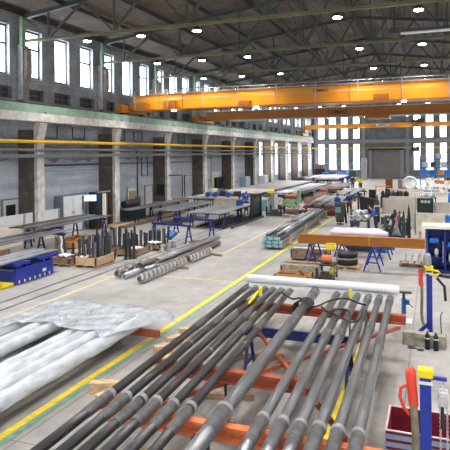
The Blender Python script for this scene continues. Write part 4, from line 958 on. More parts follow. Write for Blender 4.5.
kid(MB().box((-17.15, 25.2, 1.72), (.05, .62, .32), -1.0), 'panel', 'screen', g); kid(MB().bar((-17.2, 25.25, 1.7), (X, 25.35, 1.8), .05, .05), 'bracket', 'dark', g)
g = empty('partition', (-17.4, 15, 0), label='long low white partition wall running in front of the left wall', cat='partition')
for i in range(6): kid(MB().bx(-17.44, -17.38, 7.9+i*2.5, 10.36+i*2.5, .96, 1.38), 'upper_panel', 'white', g)
for i in range(7): kid(MB().bx(-17.47, -17.35, 7.8+i*2.5, 7.9+i*2.5, 0, 1.40), 'post', 'galv', g)
kid(MB().bx(-17.43, -17.39, 7.9, 22.8, 0, .95), 'lower_panel', 'cream', g)
g = empty('partition', (-17.3, 34, 0), label='low white casing beside the wall behind the long brown plank table', cat='partition')
kid(MB().bx(-17.05, -16.9, 31.5, 40.6, .0, .86), 'panel', 'white', g); kid(MB().bx(-17.06, -16.87, 34.9, 36.9, .86, .93), 'yellow_board', 'woodo', g, 'orange-yellow board on top')
tag(MB().bx(-17.9, -17.35, 34.27, 34.29, 1.2, 1.95).build('switch_box', 'black'), 'black electrical box on the side of the third column', 'switch box')
for k, (y, c) in enumerate(((20.5, 'first'), (27.2, 'second'), (33.85, 'third'), (40.5, 'fourth'), (47.2, 'fifth'))):
    tag(MB().bx(-18.1, -17.3, y-.2, y+.3, 0, .55 if k else .9).bx(-18.0, -17.6, y-.1, y+.2, .55 if k else .9, .8).build('floor_cabinet', 'dark' if k % 2 else 'grey'), 'low dark equipment box at the foot of the %s column' % c, 'equipment box')
# pipework on the wall
def wpipe(pts, r, m, label): tag(MB().tube(pts, r, 8).build('wall_pipe', m), label, 'pipe')
wpipe([(X+.12, 21.6, 3.52), (X+.12, 27.5, 3.50)], .05, 'steeld', 'dark horizontal pipe high on the wall in the second bay')
wpipe([(X+.15, 21.8, 3.25), (X+.15, 27.3, 3.22)], .03, 'lblue', 'pale horizontal pipe under the dark one in the second bay')
wpipe([(X+.12, 21.7, 3.9), (X+.12, 21.7, 1.6)], .035, 'steeld', 'dark vertical pipe right of the nearest column')
wpipe([(X+.12, 28.4, 3.5), (X+.12, 34.0, 3.45)], .04, 'steeld', 'dark horizontal pipe in the third bay')
wpipe([(X+.12, 31.9, 4.3), (X+.12, 31.9, 1.0)], .05, 'steeld', 'dark vertical riser pipe in the third bay')
wpipe([(X+.10, 32.5, 4.3), (X+.10, 32.5, 2.6), (X+.10, 33.3, 2.6), (X+.10, 33.3, 3.9)], .035, 'dark', 'looped dark pipe in the third bay')
wpipe([(-17.05, 34.5, 2.55), (-17.05, 36.6, 2.5), (-17.05, 36.6, .1)], .045, 'dark', 'black square pipe frame, first of two by the third column')
wpipe([(-17.05, 37.0, .1), (-17.05, 37.0, 2.45), (-17.05, 38.9, 2.4), (-17.05, 38.9, .1)], .045, 'dark', 'black square pipe frame, second of two by the third column')
wpipe([(X+.12, 35.0, 3.45), (X+.12, 40.7, 3.4)], .035, 'steeld', 'dark horizontal pipe in the fourth bay')
wpipe([(X+.12, 50.0, 3.8), (X+.12, 50.0, 1.3), (X+.12, 51.5, 1.3)], .05, 'dark', 'dark bent pipe in the fifth bay')
wpipe([(X+.12, 44.8, 3.9), (X+.12, 44.8, .3)], .05, 'lblue', 'pale blue vertical pipe right of the fourth column')
for k, y in enumerate((18.4, 22.6, 25.0, 29.3, 31.5, 36.0, 38.2, 42.6)):
    m = MB().tube([(X+.1, y, 5.5), (X+.1, y, 4.9), (X+.1, y+1.1, 4.88), (X+.1, y+1.1, 5.5)], .03, 6)
    tag(m.build('wall_conduit', 'dark'), 'thin dark U-shaped conduit high under the crane runway, %s from the left' % NTH[k], 'conduit')
tag(MB().bx(X, -17.8, 41.7, 42.6, .6, 1.55).build('fire_cabinet', 'red'), 'red wall cabinet beside the fourth column', 'cabinet')
tag(MB().bx(-17.6, -17.2, 42.8, 44.0, 0, 1.1).build('floor_cabinet', 'cream'), 'cream cabinet standing left of the red wall cabinet', 'cabinet')
tag(MB().bx(X, X+.04, 44.9, 45.5, 1.3, 1.9).build('warning_sign', 'yellow'), 'yellow warning sign on the left wall past the fourth column', 'sign')
for i in range(3): tag(MB().bx(X, X+.25, 45.75+i*.6, 46.2+i*.6, .9, 1.9).build('electric_box', 'black'), 'dark upright switch panel on the wall, %s of three' % NTH[i], 'switch panel')
tag(MB().bx(X, -17.5, 52.6, 54.0, 0, 1.7).build('steel_cabinet', 'lblue', bevel=.01), 'pale blue-grey cabinet near the wall in the sixth bay', 'cabinet')
tag(MB().bx(X, -17.4, 58.9, 60.3, 0, 1.6).build('steel_cabinet', 'white', bevel=.01), 'white cabinet near the wall in the seventh bay', 'cabinet')
# dark machine behind the plank table
g = empty('wall_machine', (-17.4, 30, 0), label='dark green machine with black pipes standing at the wall behind the plank table', cat='machine')
kid(MB().bx(-17.9, -17.1, 29.0, 31.2, 0, .75), 'base', 'mesh', g); kid(MB().tube([(-17.5, 29.2, 1.0), (-17.5, 30.8, 1.05)], .22, 14), 'drum', 'dark', g)
kid(MB().bx(-17.7, -17.3, 30.9, 31.3, .75, 1.4), 'head', 'galv', g)

# ================================================================ beige machine line across the hall, left centre
g = empty('machine_line', (-13.3, 38.5, 0), label='long beige machine bed with blue motors standing across the hall behind the plate tables', cat='machine')
kid(MB().bx(-16.6, -10.2, 38.3, 39.0, .35, .80), 'bed', 'creamd', g); kid(MB().bx(-16.6, -10.2, 38.2, 38.3, .72, .88), 'front_rail', 'cream', g)
for x in (-16.4, -14.8, -13.2, -11.6, -10.4): kid(MB().bx(x-.12, x+.12, 38.35, 38.95, 0, .35), 'leg', 'dark', g)
for x in (-15.7, -15.1, -14.1, -12.9): kid(MB().tube([(x, 38.1, 1.0), (x, 38.6, 1.0)], .19, 14).bx(x-.12, x+.12, 38.3, 38.6, .80, .9), 'motor', 'cobalt', g, 'blue motor')
for x in (-14.6, -13.5): kid(MB().bx(x-.2, x+.2, 38.3, 38.8, .8, 1.25), 'gearbox', 'dark', g)
tag(MB().bx(-11.4, -10.9, 36.9, 37.3, 0, .78).build('parts_bin', 'teal'), 'teal-green bin right of the beige machine line', 'bin')
g = empty('tool_table', (-15.6, 37.0, 0), label='dark cluttered table between the wall and the beige machine line', cat='table')
kid(MB().bx(-16.3, -14.9, 36.8, 37.5, .7, .76), 'top', 'steeld', g)
for sx in (-16.2, -15.0):
    for sy in (36.9, 37.4): kid(MB().bx(sx-.03, sx+.03, sy-.03, sy+.03, 0, .7), 'leg', 'dark', g)
# fields of stored pipes
def field(x0, x1, n, y0, y1, z, r, m, label, group, layers=2, skew=0.):
    for L in range(layers):
        for i in range(n-(L % 2)):
            x = x0+(x1-x0)*(i+.5+(.5 if L % 2 else 0))/n; j = random.uniform(-.12, .12); zz = z+r+L*r*1.75
            o = MB().hollow((x, y0+j, zz), (x+skew, y1+j, zz), r, r*.55, 10).build('stored_pipe', ('fieldd' if random.random() < .3 else m) if L == layers-1 else 'fieldd')
            tag(o, label, 'pipe', group)
def rackbase(x0, x1, y0, y1, z, m, label, n=3):
    g = empty('storage_rack', ((x0+x1)/2, (y0+y1)/2, 0), label=label, cat='rack')
    for i in range(n):
        y = y0+(y1-y0)*(i+.08)/(n-.84)
        kid(MB().bx(x0-.1, x1+.1, y-.08, y+.08, z-.14, z), 'cross_beam', m, g)
        for x in (x0+.1, (x0+x1)/2, x1-.1): kid(MB().bx(x-.07, x+.07, y-.07, y+.07, 0, z-.14), 'leg', m, g)
    return g
rackbase(-16.9, -12.6, 42.3, 62, .50, 'steeld', 'dark rack under the wide field of brown-grey pipes at the left')
field(-16.95, -12.55, 16, 41.8, 62.5, .505, .105, 'fieldp', 'brown-grey pipe in the wide field stored beyond the beige machine line', 'brown-grey pipe field')
rackbase(-12.3, -10.2, 43.2, 57, .50, 'blued', 'dark blue rack under the field of white-topped pipes')
field(-12.3, -10.2, 8, 43.0, 57.5, .505, .10, 'galv', 'pale grey pipe in the field right of the brown-grey ones', 'pale pipe field')
rackbase(-8.2, -6.0, 36.9, 44.5, .42, 'rust', 'red-brown low rack under the grey pipes left of the two standing workers', 3)
field(-8.1, -6.1, 9, 36.5, 44.8, .43, .09, 'fieldp', 'grey pipe on the low red-brown rack', 'grey pipes on the red-brown rack', 1, -.3)
tag(MB().bx(-8.7, -5.9, 35.3, 35.45, .0, .26).bx(-8.7, -5.9, 35.8, 35.95, .0, .26).bx(-8.7, -8.55, 35.45, 35.8, 0, .2).bx(-6.05, -5.9, 35.45, 35.8, 0, .2).build('rack_skid', 'rustd'), 'dark red steel skid on the floor before the red-brown rack', 'frame')
rackbase(-16.0, -11.0, 68.5, 78, .7, 'blued', 'far dark rack under pinkish pipes by the back corner')
field(-16.0, -11.0, 16, 68.3, 78.5, .71, .13, 'pink', 'pinkish pipe on the far rack near the back corner', 'far pinkish pipes', 1)
rackbase(-10.0, -8.2, 50.5, 59, .5, 'steeld', 'far small rack of steel between pipe fields and the white path')
field(-10.0, -8.2, 7, 50.3, 60, .51, .13, 'steelb', 'steel pipe on the far small rack left of the white path', 'far small rack pipes', 1)
# green lathe and company
g = empty('green_lathe', (-9.4, 38.3, 0), label='pale green machine with a curved cast base right of the curtain', cat='machine')
kid(MB().bx(-10.5, -8.9, 38.0, 38.9, 0, .16).prism([(-10.35, 38.1, .16), (-9.0, 38.1, .16), (-9.15, 38.1, .45), (-9.7, 38.1, .62), (-10.2, 38.1, .42)], (0, .7, 0)), 'base', 'mgreen', g, bevel=.03)
kid(MB().prism([(-9.1, 38.2, .3), (-8.7, 38.2, .3), (-8.75, 38.2, 1.25), (-8.9, 38.2, 1.3)], (0, .5, 0)), 'column', 'mgreen', g, bevel=.02)
kid(MB().tube([(-9.8, 38.3, .75), (-8.9, 38.3, .78)], .16, 12), 'spindle', 'rust', g, 'brown spindle')
g = empty('yellow_lamp_machine', (-10.0, 36.3, 0), label='tall grey machine column with a yellow box on top, beside the curtain', cat='machine')
kid(MB().bx(-10.2, -9.8, 36.0, 36.4, 0, 1.05).bx(-10.1, -9.85, 36.1, 36.3, 1.05, 1.32), 'column', 'galv', g, bevel=.02); kid(MB().bx(-10.22, -9.78, 36.0, 36.3, 1.32, 1.52), 'top_box', 'yellow', g, 'yellow box'); kid(MB().bx(-9.75, -9.6, 36.0, 36.3, 0, 1.2), 'side_post', 'white', g)
g = empty('screen_curtain', (-9.9, 33.2, 0), label='dark green welding curtain panel standing beside the aisle', cat='curtain')
n = 40; vs = []
for i in range(n+1):
    y = 32.4+1.9*i/n; x = -10.1+.05*math.sin(i*1.3)
    vs += [(x, y, .08), (x, y, 1.3)]
kid(MB().add(vs, [(2*i, 2*i+2, 2*i+3, 2*i+1) for i in range(n)], True), 'strip_sheet', 'mesh', g).modifiers.new('solid', 'SOLIDIFY').thickness = .02
kid(MB().tube([(-10.1, 32.35, 0), (-10.1, 32.35, 1.36), (-10.1, 34.35, 1.36), (-10.1, 34.35, 0)], .03, 8), 'frame', 'dark', g)
g = empty('screen_curtain', (-10.2, 34.9, 0), label='second darker curtain frame behind the green welding curtain', cat='curtain')
kid(MB().bx(-10.5, -9.85, 34.9, 34.95, .1, 1.4), 'sheet', 'black', g); kid(MB().tube([(-10.53, 34.92, 0), (-10.53, 34.92, 1.45), (-9.82, 34.92, 1.45), (-9.82, 34.92, 0)], .03, 8), 'frame', 'dark', g)
g = empty('stillage', (-9.1, 33.9, 0), label='small dark stillage with four blue corner posts right of the curtain', cat='stillage')
kid(MB().bx(-9.6, -8.6, 33.4, 34.5, .12, .20), 'deck', 'dark', g)
for x in (-9.57, -8.63):
    for y in (33.45, 34.45): kid(MB().bx(x-.04, x+.04, y-.04, y+.04, 0, .62), 'corner_post', 'blued', g)
kid(MB().bx(-9.35, -8.95, 33.7, 34.2, .2, .42), 'load', 'steelb', g)
g = empty('pallet_machine', (-8.5, 34.2, 0), label='brownish motor block on a pallet right of the green machine', cat='machine')
kid(MB().bx(-8.9, -7.9, 33.9, 34.0, 0, .1).bx(-8.9, -7.9, 34.5, 34.6, 0, .1).bx(-8.9, -7.9, 33.9, 34.6, .1, .14), 'pallet', 'wood', g); kid(MB().tube([(-8.7, 34.2, .38), (-8.15, 34.2, .38)], .2, 12).bx(-8.2, -7.95, 34.05, 34.35, .14, .5), 'motor', 'steelb', g)
# benches by the wall people
g = empty('work_table', (-11.9, 34.6, 0), label='dark work table with small parts behind the right plate table', cat='table')
kid(MB().bx(-12.9, -10.9, 34.2, 34.8, .68, .74), 'top', 'steelb', g)
for x in (-12.8, -11.0):
    for y in (34.28, 34.72): kid(MB().bx(x-.04, x+.04, y-.04, y+.04, 0, .68), 'leg', 'blued', g)

# ================================================================ orange beam on trestles, centre right
for x, l in ((-1.95, 'blue trestle under the right half of the orange beam'), (-4.05, 'dark trestle under the left end of the orange beam')):
    T(x, 19.75, 1.35, l, h=.845, m='blue' if x > -3 else 'blued', rz=R_(90), sp=.28)
for x, l in ((-1.75, 'dark blue trestle under the right end of the pinkish bundle'), (-3.35, 'black trestle under the left end of the pinkish bundle')):
    T(x, 22.0, 1.3, l, h=.80, m='blued', rz=R_(90))
g = empty('orange_beam', (-2.3, 19.2, .85), label='long orange-yellow steel beam lying across blue trestles', cat='beam')
kid(MB().bx(-4.45, -.28, 19.14, 19.36, .85, .88).bx(-4.45, -.28, 19.14, 19.36, 1.13, 1.16).bx(-4.45, -.28, 19.18, 19.20, .88, 1.13).bx(-4.45, -.28, 19.30, 19.32, .88, 1.13), 'box_section', 'craned', g, bevel=.004)
kid(MB().bx(-2.05, -2.02, 19.13, 19.18, .85, 1.16), 'joint_plate', 'crane', g)
kid(MB().bx(-4.47, -4.45, 19.14, 19.36, .85, 1.16).bx(-.28, -.26, 19.14, 19.36, .85, 1.16), 'end_plate', 'crane', g)
for i, (y, z, lab) in enumerate(((21.55, .915, 'near one'), (21.85, .915, 'second from the front'), (22.15, .915, 'third from the front'), (22.45, .915, 'farthest one'))):
    n, k = 16, 24; vs = []
    for a in range(k+1):
        for b in range(n):
            an = 2*math.pi*b/n; w = .11*(1+.05*math.sin(3*an+a*.9+i)); vs.append((-3.75+(2.15-.12*i)*a/k, y+w*math.cos(an), z+w*math.sin(an)))
    mb = MB().add(vs, [(a*n+b, a*n+(b+1) % n, (a+1)*n+(b+1) % n, (a+1)*n+b) for a in range(k) for b in range(n)]+[tuple(range(n))[::-1], tuple(range(k*n, k*n+n))], True)
    tag(mb.build('wrapped_roll', 'pink'), 'pinkish film-wrapped roll behind the orange beam, %s' % lab, 'wrapped roll', 'pinkish wrapped rolls')
# black drum part on a pallet
def mk_pallet(x, y, w, l, label, m='wood', rz=0.):
    g = pallet('pallet', (x, y, 0), w, l, rz, m); return tag(g, label, 'pallet')
mk_pallet(-2.85, 19.55-.0, 1.0, .8, 'small pallet under the black round drum')
g = empty('black_drum', (-2.85, 19.6, .125), label='black round ring-shaped drum with pale clamp band on the small pallet', cat='drum')
kid(MB().lathe([(0, 0), (.36, 0), (.38, .05), (.38, .16), (.34, .20), (.34, .30), (.38, .34), (.38, .40), (.26, .42), (.24, .30), (0, .30)], (-2.85, 19.6, .125), 24), 'body', 'black', g)
kid(MB().lathe([(.385, .20), (.395, .20), (.395, .25), (.385, .25)], (-2.85, 19.6, .125), 24), 'clamp_band', 'galv', g)
g = empty('motor_crate', (-2.7, 22.8, 0), label='low black machine part on the floor behind the black drum', cat='machine part')
kid(MB().bx(-3.3, -2.3, 22.9, 23.3, .05, .35).tube([(-3.4, 23.1, .25), (-2.2, 23.1, .25)], .18, 12), 'casing', 'dark', g); kid(MB().bx(-2.2, -1.8, 22.9, 23.3, 0, .3), 'foot', 'blue2', g)
g = empty('weld_fixture', (-1.0, 22.6, 0), label='blue weld fixture on the floor behind the right trestle', cat='fixture')
kid(MB().bx(-1.9, -1.5, 23.6, 24.0, 0, .35), 'block', 'blue2', g)
# crates in front of the beam
crate(-4.12, 17.0, 1.02, .70, .26, 0, 'woodo', 'orange plywood crate on the floor in front of the orange beam, nearest', name='plywood_crate')
crate(-4.1, 18.0, 1.15, .75, .34, 0, 'woodg', 'greyed timber crate just behind the orange plywood crate', name='timber_crate')
crate(-4.35, 20.75, 1.3, .85, .42, 0, 'woodd', 'dark brown crate under the left part of the orange beam', name='timber_crate')
for i, (x, y, rz, mm) in enumerate(((-4.0, 16.95, .6, 'woodd'), (-4.35, 17.05, -.3, 'steelb'), (-3.9, 17.1, 1.9, 'steeld'))):
    timber('scrap_bar', (x-.3*math.cos(rz), y-.2*math.sin(rz), .17+.04*i), (x+.3*math.cos(rz), y+.2*math.sin(rz), .20+.04*i), .06, .04, mm, 'scrap bar lying in the orange plywood crate, %s' % ['brown board', 'brown steel strip', 'dark steel strip'][i], 'scrap')
timber('lid_board', (-4.72, 17.75, .36), (-3.45, 17.75, .36), .22, .04, 'woodg', 'grey board lying over the front of the greyed crate'); timber('lid_board', (-4.7, 18.2, .36), (-3.5, 18.25, .36), .25, .04, 'woodd', 'brown board lying over the back of the greyed crate')
timber('lid_board', (-4.95, 20.6, .44), (-3.75, 20.6, .44), .3, .03, 'pink', 'pale board on top of the dark brown crate')
# cart
g = empty('tool_cart', (-3.15, 17.75, 0), label='small grey tool cart with an orange can and a yellow box', cat='cart')
kid(MB().bx(-3.42, -2.92, 17.45, 18.05, .12, .16), 'lower_shelf', 'dark', g); kid(MB().bx(-3.42, -2.92, 17.45, 18.05, .44, .48), 'upper_shelf', 'dark', g)
for x in (-3.4, -2.94):
    for y in (17.48, 18.02):
        kid(MB().bx(x-.02, x+.02, y-.02, y+.02, .08, .85 if y > 17.7 else .48), 'upright', 'grey', g); kid(MB().tube([(x-.02, y, .05), (x+.02, y, .05)], .05, 10), 'caster', 'black', g)
kid(MB().tube([(-3.4, 18.02, .85), (-2.94, 18.02, .85)], .018, 6), 'handle', 'grey', g)
g = empty('orange_can', (-3.2, 17.7, .48), label='orange-red round machine head on the tool cart', cat='can')
kid(MB().tube([(-3.36, 17.7, .63), (-3.33, 17.7, .63), (-3.07, 17.7, .63), (-3.04, 17.7, .63)], [.08, .13, .13, .08], 16), 'body', 'orange', g); kid(MB().tube([(-3.28, 17.7, .76), (-3.2, 17.7, .80), (-3.12, 17.7, .76)], .014, 6), 'handle', 'black', g)
kid(MB().bx(-3.25, -3.12, 17.62, 17.78, .48, .52), 'foot', 'black', g)
g = empty('yellow_box', (-3.1, 17.98, .85), label='bright yellow box hung on top of the tool cart handle', cat='box')
kid(MB().bx(-3.28, -2.98, 17.96, 18.10, .87, 1.08), 'case', 'yellow', g, bevel=.02); kid(MB().bx(-3.26, -3.0, 17.95, 17.96, 1.06, 1.07), 'lid_seam', 'dark', g)
g = empty('yellow_bottle', (-3.1, 17.6, .16), label='yellow bottle on the lower shelf of the tool cart', cat='bottle')
kid(MB().lathe([(0, 0), (.06, 0), (.06, .18), (.02, .24), (.02, .27), (0, .27)], (-3.05, 17.6, .16), 12), 'body', 'yellow', g)
# pallet with pale steel parts
mk_pallet(-.72, 20.6, .85, .6, 'dark small pallet carrying pale steel brackets near the blue cabinets', 'woodd')
for i in range(6):
    x, y = -1.02+.22*(i % 3)+.05, 20.45+.3*(i//3)
    m = MB().bx(x-.07, x+.07, y-.07, y+.07, .123, .16).bar((x, y, .16), (x+.05, y, .38), .05, .05).tube([(x+.05, y-.06, .38), (x+.05, y+.06, .38)], .05, 10)
    tag(m.build('steel_bracket', 'silver'), 'pale steel bracket standing on the dark small pallet', 'bracket', 'brackets on the dark pallet')
# blue tool cabinets
g = empty('tool_cabinet', (.45, 19.9, 0), label='open dark blue tool cabinet with cream top at the right edge', cat='cabinet')
kid(MB().bx(-.26, 1.9, 20.28, 20.34, .02, 1.46).bx(-.26, -.21, 19.65, 20.28, .02, 1.46).bx(.32, .37, 19.65, 20.28, .02, 1.46).bx(1.0, 1.05, 19.65, 20.28, .02, 1.46).bx(1.85, 1.9, 19.65, 20.28, .02, 1.46), 'carcass', 'blue', g)
kid(MB().bx(-.26, 1.9, 19.6, 20.34, 0, .10), 'plinth', 'blued', g)
kid(MB().bx(-.36, 2.0, 19.55, 20.4, 1.46, 1.56), 'top', 'cream', g, 'cream top'); kid(MB().bx(-.38, -.28, 19.55, 20.4, .9, 1.46), 'side_trim', 'cream', g)
for z in (.48, .96): kid(MB().bx(-.21, .32, 19.68, 20.28, z, z+.03), 'shelf', 'blued', g); kid(MB().bx(.37, 1.0, 19.68, 20.28, z-.12, z-.09), 'shelf', 'blued', g)
def boxy(name, a, m, label, cat, bevel=.01): return tag(MB().bx(*a).build(name, m, bevel=bevel), label, cat)
boxy('parts_box', (-.15, .15, 19.7, 20.1, .99, 1.12), 'blueb', 'light blue box on the upper shelf of the blue cabinet', 'box'); boxy('parts_box', (.42, .95, 19.7, 20.1, .87, 1.0), 'blueb', 'wide light blue box in the right compartment of the blue cabinet', 'box')
boxy('parts_box', (.45, .85, 19.7, 20.1, .39, .62), 'galv', 'grey box in the right compartment of the blue cabinet', 'box')
tag(MB().lathe([(0, 0), (.07, 0), (.07, .2), (.04, .26), (.0, .27)], (.08, 19.85, .51), 14).build('canister', 'white'), 'white canister on the middle shelf of the blue cabinet', 'canister')
tag(MB().tube([(.28, 19.66, .35), (.28, 19.66, 1.05)], .02, 8).build('long_tool', 'galv'), 'grey rod leaning in the blue cabinet, left of the divider', 'tool'); tag(MB().bx(.58, .63, 19.67, 19.7, 1.02, 1.42).build('long_tool', 'galv'), 'grey bar hanging in the right compartment of the blue cabinet', 'tool')

# ================================================================ cream screens, benches and parts beyond the beam
def panel(x0, x1, y, h, label, m='cream', t=.06):
    g = empty('partition_screen', ((x0+x1)/2, y, 0), label=label, cat='screen wall')
    n = max(1, round((x1-x0)/1.2))
    for i in range(n): kid(MB().bx(x0+(x1-x0)*i/n, x0+(x1-x0)*(i+1)/n-.01, y, y+t, .05, h), 'panel', m, g)
    for x in (x0, x1): kid(MB().bx(x-.03, x+.03, y-.15, y+.2, 0, .05).bx(x-.03, x+.03, y, y+t, .05, h+.01), 'post', 'galv', g)
panel(-2.75, -.95, 33.2, 1.38, 'cream screen wall behind the dark gripper parts')
panel(.05, 2.6, 33.6, 1.15, 'cream screen wall at the right edge behind the green machine')
panel(-.85, 1.8, 28.6, 1.05, 'lower beige screen behind the blue cabinets', 'creamd')
panel(-2.9, -.2, 40.4, .95, 'beige screen further back behind the first cream screen', 'creamd')
panel(-3.7, -.2, 49.6, .9, 'far beige counter screen before the white tables', 'creamd')
g = empty('green_machine', (-.45, 33.3, 0), label='dark green box machine with three pale round gauges beside the cream screen', cat='machine')
kid(MB().bx(-.88, .0, 33.3, 33.8, 0, 1.38), 'body', 'mesh', g, bevel=.01)
for x in (-.6, -.42, -.24): kid(MB().tube([(x, 33.3, 1.2), (x, 33.24, 1.2)], .085, 14), 'gauge', 'label', g, 'pale round gauge')
def junk(x, y, z, n, w, mlist, name, label, group, seed=1, s=.16, hz=1.):
    q = random.Random(seed)
    for i in range(n):
        slot = 2*w/n; cx_, cy_ = x-w/2+w*(i+.5)/n, y+(.24 if i % 2 else -.24); t_ = q.random(); m = MB(); a = min(s*q.uniform(.6, 1.3), slot*.52, .42)
        if t_ < .34: m.lathe([(0, 0), (a*.6, 0), (a*.65, a*.3), (a*.4, a*.5), (a*.4, a*1.1), (a*.55, a*1.2), (0, a*1.3)], (cx_, cy_, z), 12)
        elif t_ < .67: m.box((cx_, cy_, z+a*.4), (a*1.2, a, a*.8), q.uniform(0, 1.5)); m.box((cx_, cy_, z+a*.9), (a*.6, a*.5, a*.2), q.uniform(0, 1.5))
        else: m.tube([(cx_-a, cy_, z+a*.4), (cx_+a*.6, cy_+.1, z+a*.4)], a*.4, 10); m.tube([(cx_-a*.2, cy_, z+a*.4), (cx_-a*.2, cy_, z+a*1.1)], a*.2, 8)
        m.v = [(v[0], v[1], z+(v[2]-z)*hz) for v in m.v]
        tag(m.build(name, q.choice(mlist)), label, name.replace('_', ' '), group)
def table(x0, x1, y0, y1, h, m, label, lm='dark'):
    g = empty('work_table', ((x0+x1)/2, (y0+y1)/2, 0), label=label, cat='table')
    kid(MB().bx(x0, x1, y0, y1, h-.05, h), 'top', m, g)
    for x in (x0+.06, x1-.06):
        for y in (y0+.06, y1-.06): kid(MB().bx(x-.03, x+.03, y-.03, y+.03, 0, h-.05), 'leg', lm, g)
# dark gripper parts in front of the cream screen
g = empty('hydraulic_tong', (-1.8, 27.4, 0), label='dark hydraulic tong with curved jaws standing before the cream screen', cat='machine')
kid(MB().tube([(-2.0+.22*math.cos(t*.35), 27.4, .72+.22*math.sin(t*.35)) for t in range(15)], .075, 10), 'jaw', 'steeld', g)
kid(MB().bar((-1.95, 27.4, .0), (-1.75, 27.4, .8), .10, .14), 'arm', 'dark', g); kid(MB().bar((-1.5, 27.4, .0), (-1.72, 27.4, .85), .08, .12), 'arm', 'galv', g)
kid(MB().tube([(-1.8, 27.3, .9), (-1.7, 27.3, 1.12), (-1.72, 27.3, 1.3)], .07, 10).ball((-1.78, 27.3, 1.0), .13, 12), 'head', 'black', g)
kid(MB().bar((-1.55, 27.2, .6), (-1.55, 27.2, 1.1), .05, .08), 'cylinder', 'rust', g, 'red-brown cylinder')
kid(MB().bar((-2.05, 27.4, .05), (-1.4, 27.4, .05), .3, .1), 'base', 'blued', g)
for i, x in enumerate((-1.28, -1.08)):
    y = 26.4+.7*i; h = 1.42+.2*i
    tag(MB().prism([(x-.07, y, 0), (x+.07, y, 0), (x+.08, y, h*.55), (x+.04, y, h*.85), (x, y, h), (x-.04, y, h*.85), (x-.08, y, h*.55)], (0, .09, 0)).build('steel_fin', 'mesh' if i == 0 else 'black'), 'tall dark pointed steel blade standing upright, %s of two' % ('front' if i == 0 else 'rear'), 'blade')
junk(-1.75, 28.4, 0, 9, 1.1, ['steeld', 'dark', 'blued', 'galv'], 'machine_part', 'small dark machine part on the floor around the hydraulic tong', 'parts around the tong', 5, .32, 2.2)
table(-3.95, -3.0, 28.2, 28.9, .62, 'steeld', 'low dark table carrying round silver parts next to the bending worker', 'blued')
for i, (dx, dz) in enumerate(((-.32, 0), (0, 0), (.30, 0), (-.16, .24), (.15, .24))):
    x = -3.47+dx; z = .75+dz
    tag(MB().hollow((x-.05, 28.15, z), (x+.1, 28.95, z+.0), .125, .085, 16).build('silver_ring', 'white' if i % 2 else 'silver'), 'pale round hollow part in the bundle on the low dark table, %s' % ['bottom left', 'bottom middle', 'bottom right', 'top left', 'top right'][i], 'round part', 'round parts on the low table')
g = empty('welding_unit', (-4.1, 30.2, 0), label='dark welding unit with hoses standing left of the low table', cat='machine')
kid(MB().bx(-4.15, -3.7, 29.9, 30.5, .1, .95), 'case', 'steeld', g, bevel=.02); kid(MB().tube([(-4.1, 29.88, .6), (-4.1, 29.6, .3), (-4.0, 29.6, .2)], .03, 6), 'hose', 'black', g)
for x in (-4.1, -3.75): kid(MB().tube([(x-.03, 30.0, .1), (x+.03, 30.0, .1)], .1, 12), 'wheel', 'black', g)
g = empty('apron_stand', (-4.45, 31.3, 0), label='grey-green apron and teal cloth hanging on a stand before the standing workers', cat='stand')
n = 14; vs = []
for i in range(n+1):
    for j in range(8):
        a = i/n; w = .22+.08*(1-j/7); vs.append((-4.45+(a-.5)*2*w, 31.3-.10*math.cos((a-.5)*3)+.03*math.sin(i*1.7), 1.22-j*.155))
kid(MB().add(vs, [(i*8+j, (i+1)*8+j, (i+1)*8+j+1, i*8+j+1) for i in range(n) for j in range(7)], True), 'apron', 'apron', g).modifiers.new('solid', 'SOLIDIFY').thickness = .03
kid(MB().bx(-4.68, -4.38, 31.0, 31.14, .68, .98), 'teal_cloth', 'teal', g, 'teal cloth', .03); kid(MB().tube([(-4.45, 31.4, 0), (-4.45, 31.4, 1.3)], .03, 8).bx(-4.65, -4.25, 31.3, 31.5, 0, .05), 'pole', 'dark', g)
kid(MB().prism([(-4.3, 31.25, 1.28), (-4.15, 31.25, 1.2), (-4.05, 31.25, .1), (-4.15, 31.25, .05)], (0, .05, 0)), 'black_strap', 'black', g)
bottle((-3.03, 32.9, 0), 'tall dark gas cylinder at the left end of the cream screen', 1.5, .14, 'steeld')
g = empty('equipment_box', (-3.7, 35.7, 0), label='tilted black bin lid standing left of the gas cylinder', cat='bin')
kid(MB().prism([(-4.15, 35.6, 0), (-3.45, 35.6, 0), (-3.15, 35.6, .95), (-4.2, 35.6, 1.15)], (0, .5, 0)), 'shell', 'black', g, bevel=.02); kid(MB().tube([(-4.25, 35.5, 0), (-4.25, 35.5, 1.45)], .06, 8), 'post', 'blued', g)
table(-2.75, -1.2, 31.6, 32.3, .5, 'label', 'low table with white sheets in front of the cream screen')
for i in range(4): boxy('paper_stack', (-2.65+.36*i, -2.35+.36*i, 31.7, 32.1, .505, .56+.03*(i % 2)), 'label' if i % 2 else 'pink', 'pale stack of sheets on the low table, %s from the left' % NTH[i], 'paper stack')
# behind the blue cabinets
junk(.1, 27.4, .0, 10, 1.5, ['steeld', 'galv', 'steelb', 'dark'], 'machine_part', 'greyish machine part behind the blue cabinets, before the lower beige screen', 'parts behind the cabinets', 8, .36, 1.8)
tag(MB().lathe([(0, 0), (.13, 0), (.13, .32), (.10, .36), (0, .36)], (.62, 27.4, .75), 16).build('blue_drum', 'blueb'), 'dark blue drum on a stand behind the blue cabinets', 'drum')
tag(MB().bx(.42, .82, 27.2, 27.6, 0, .75).build('drum_stand', 'creamd'), 'beige stand under the blue drum', 'stand')
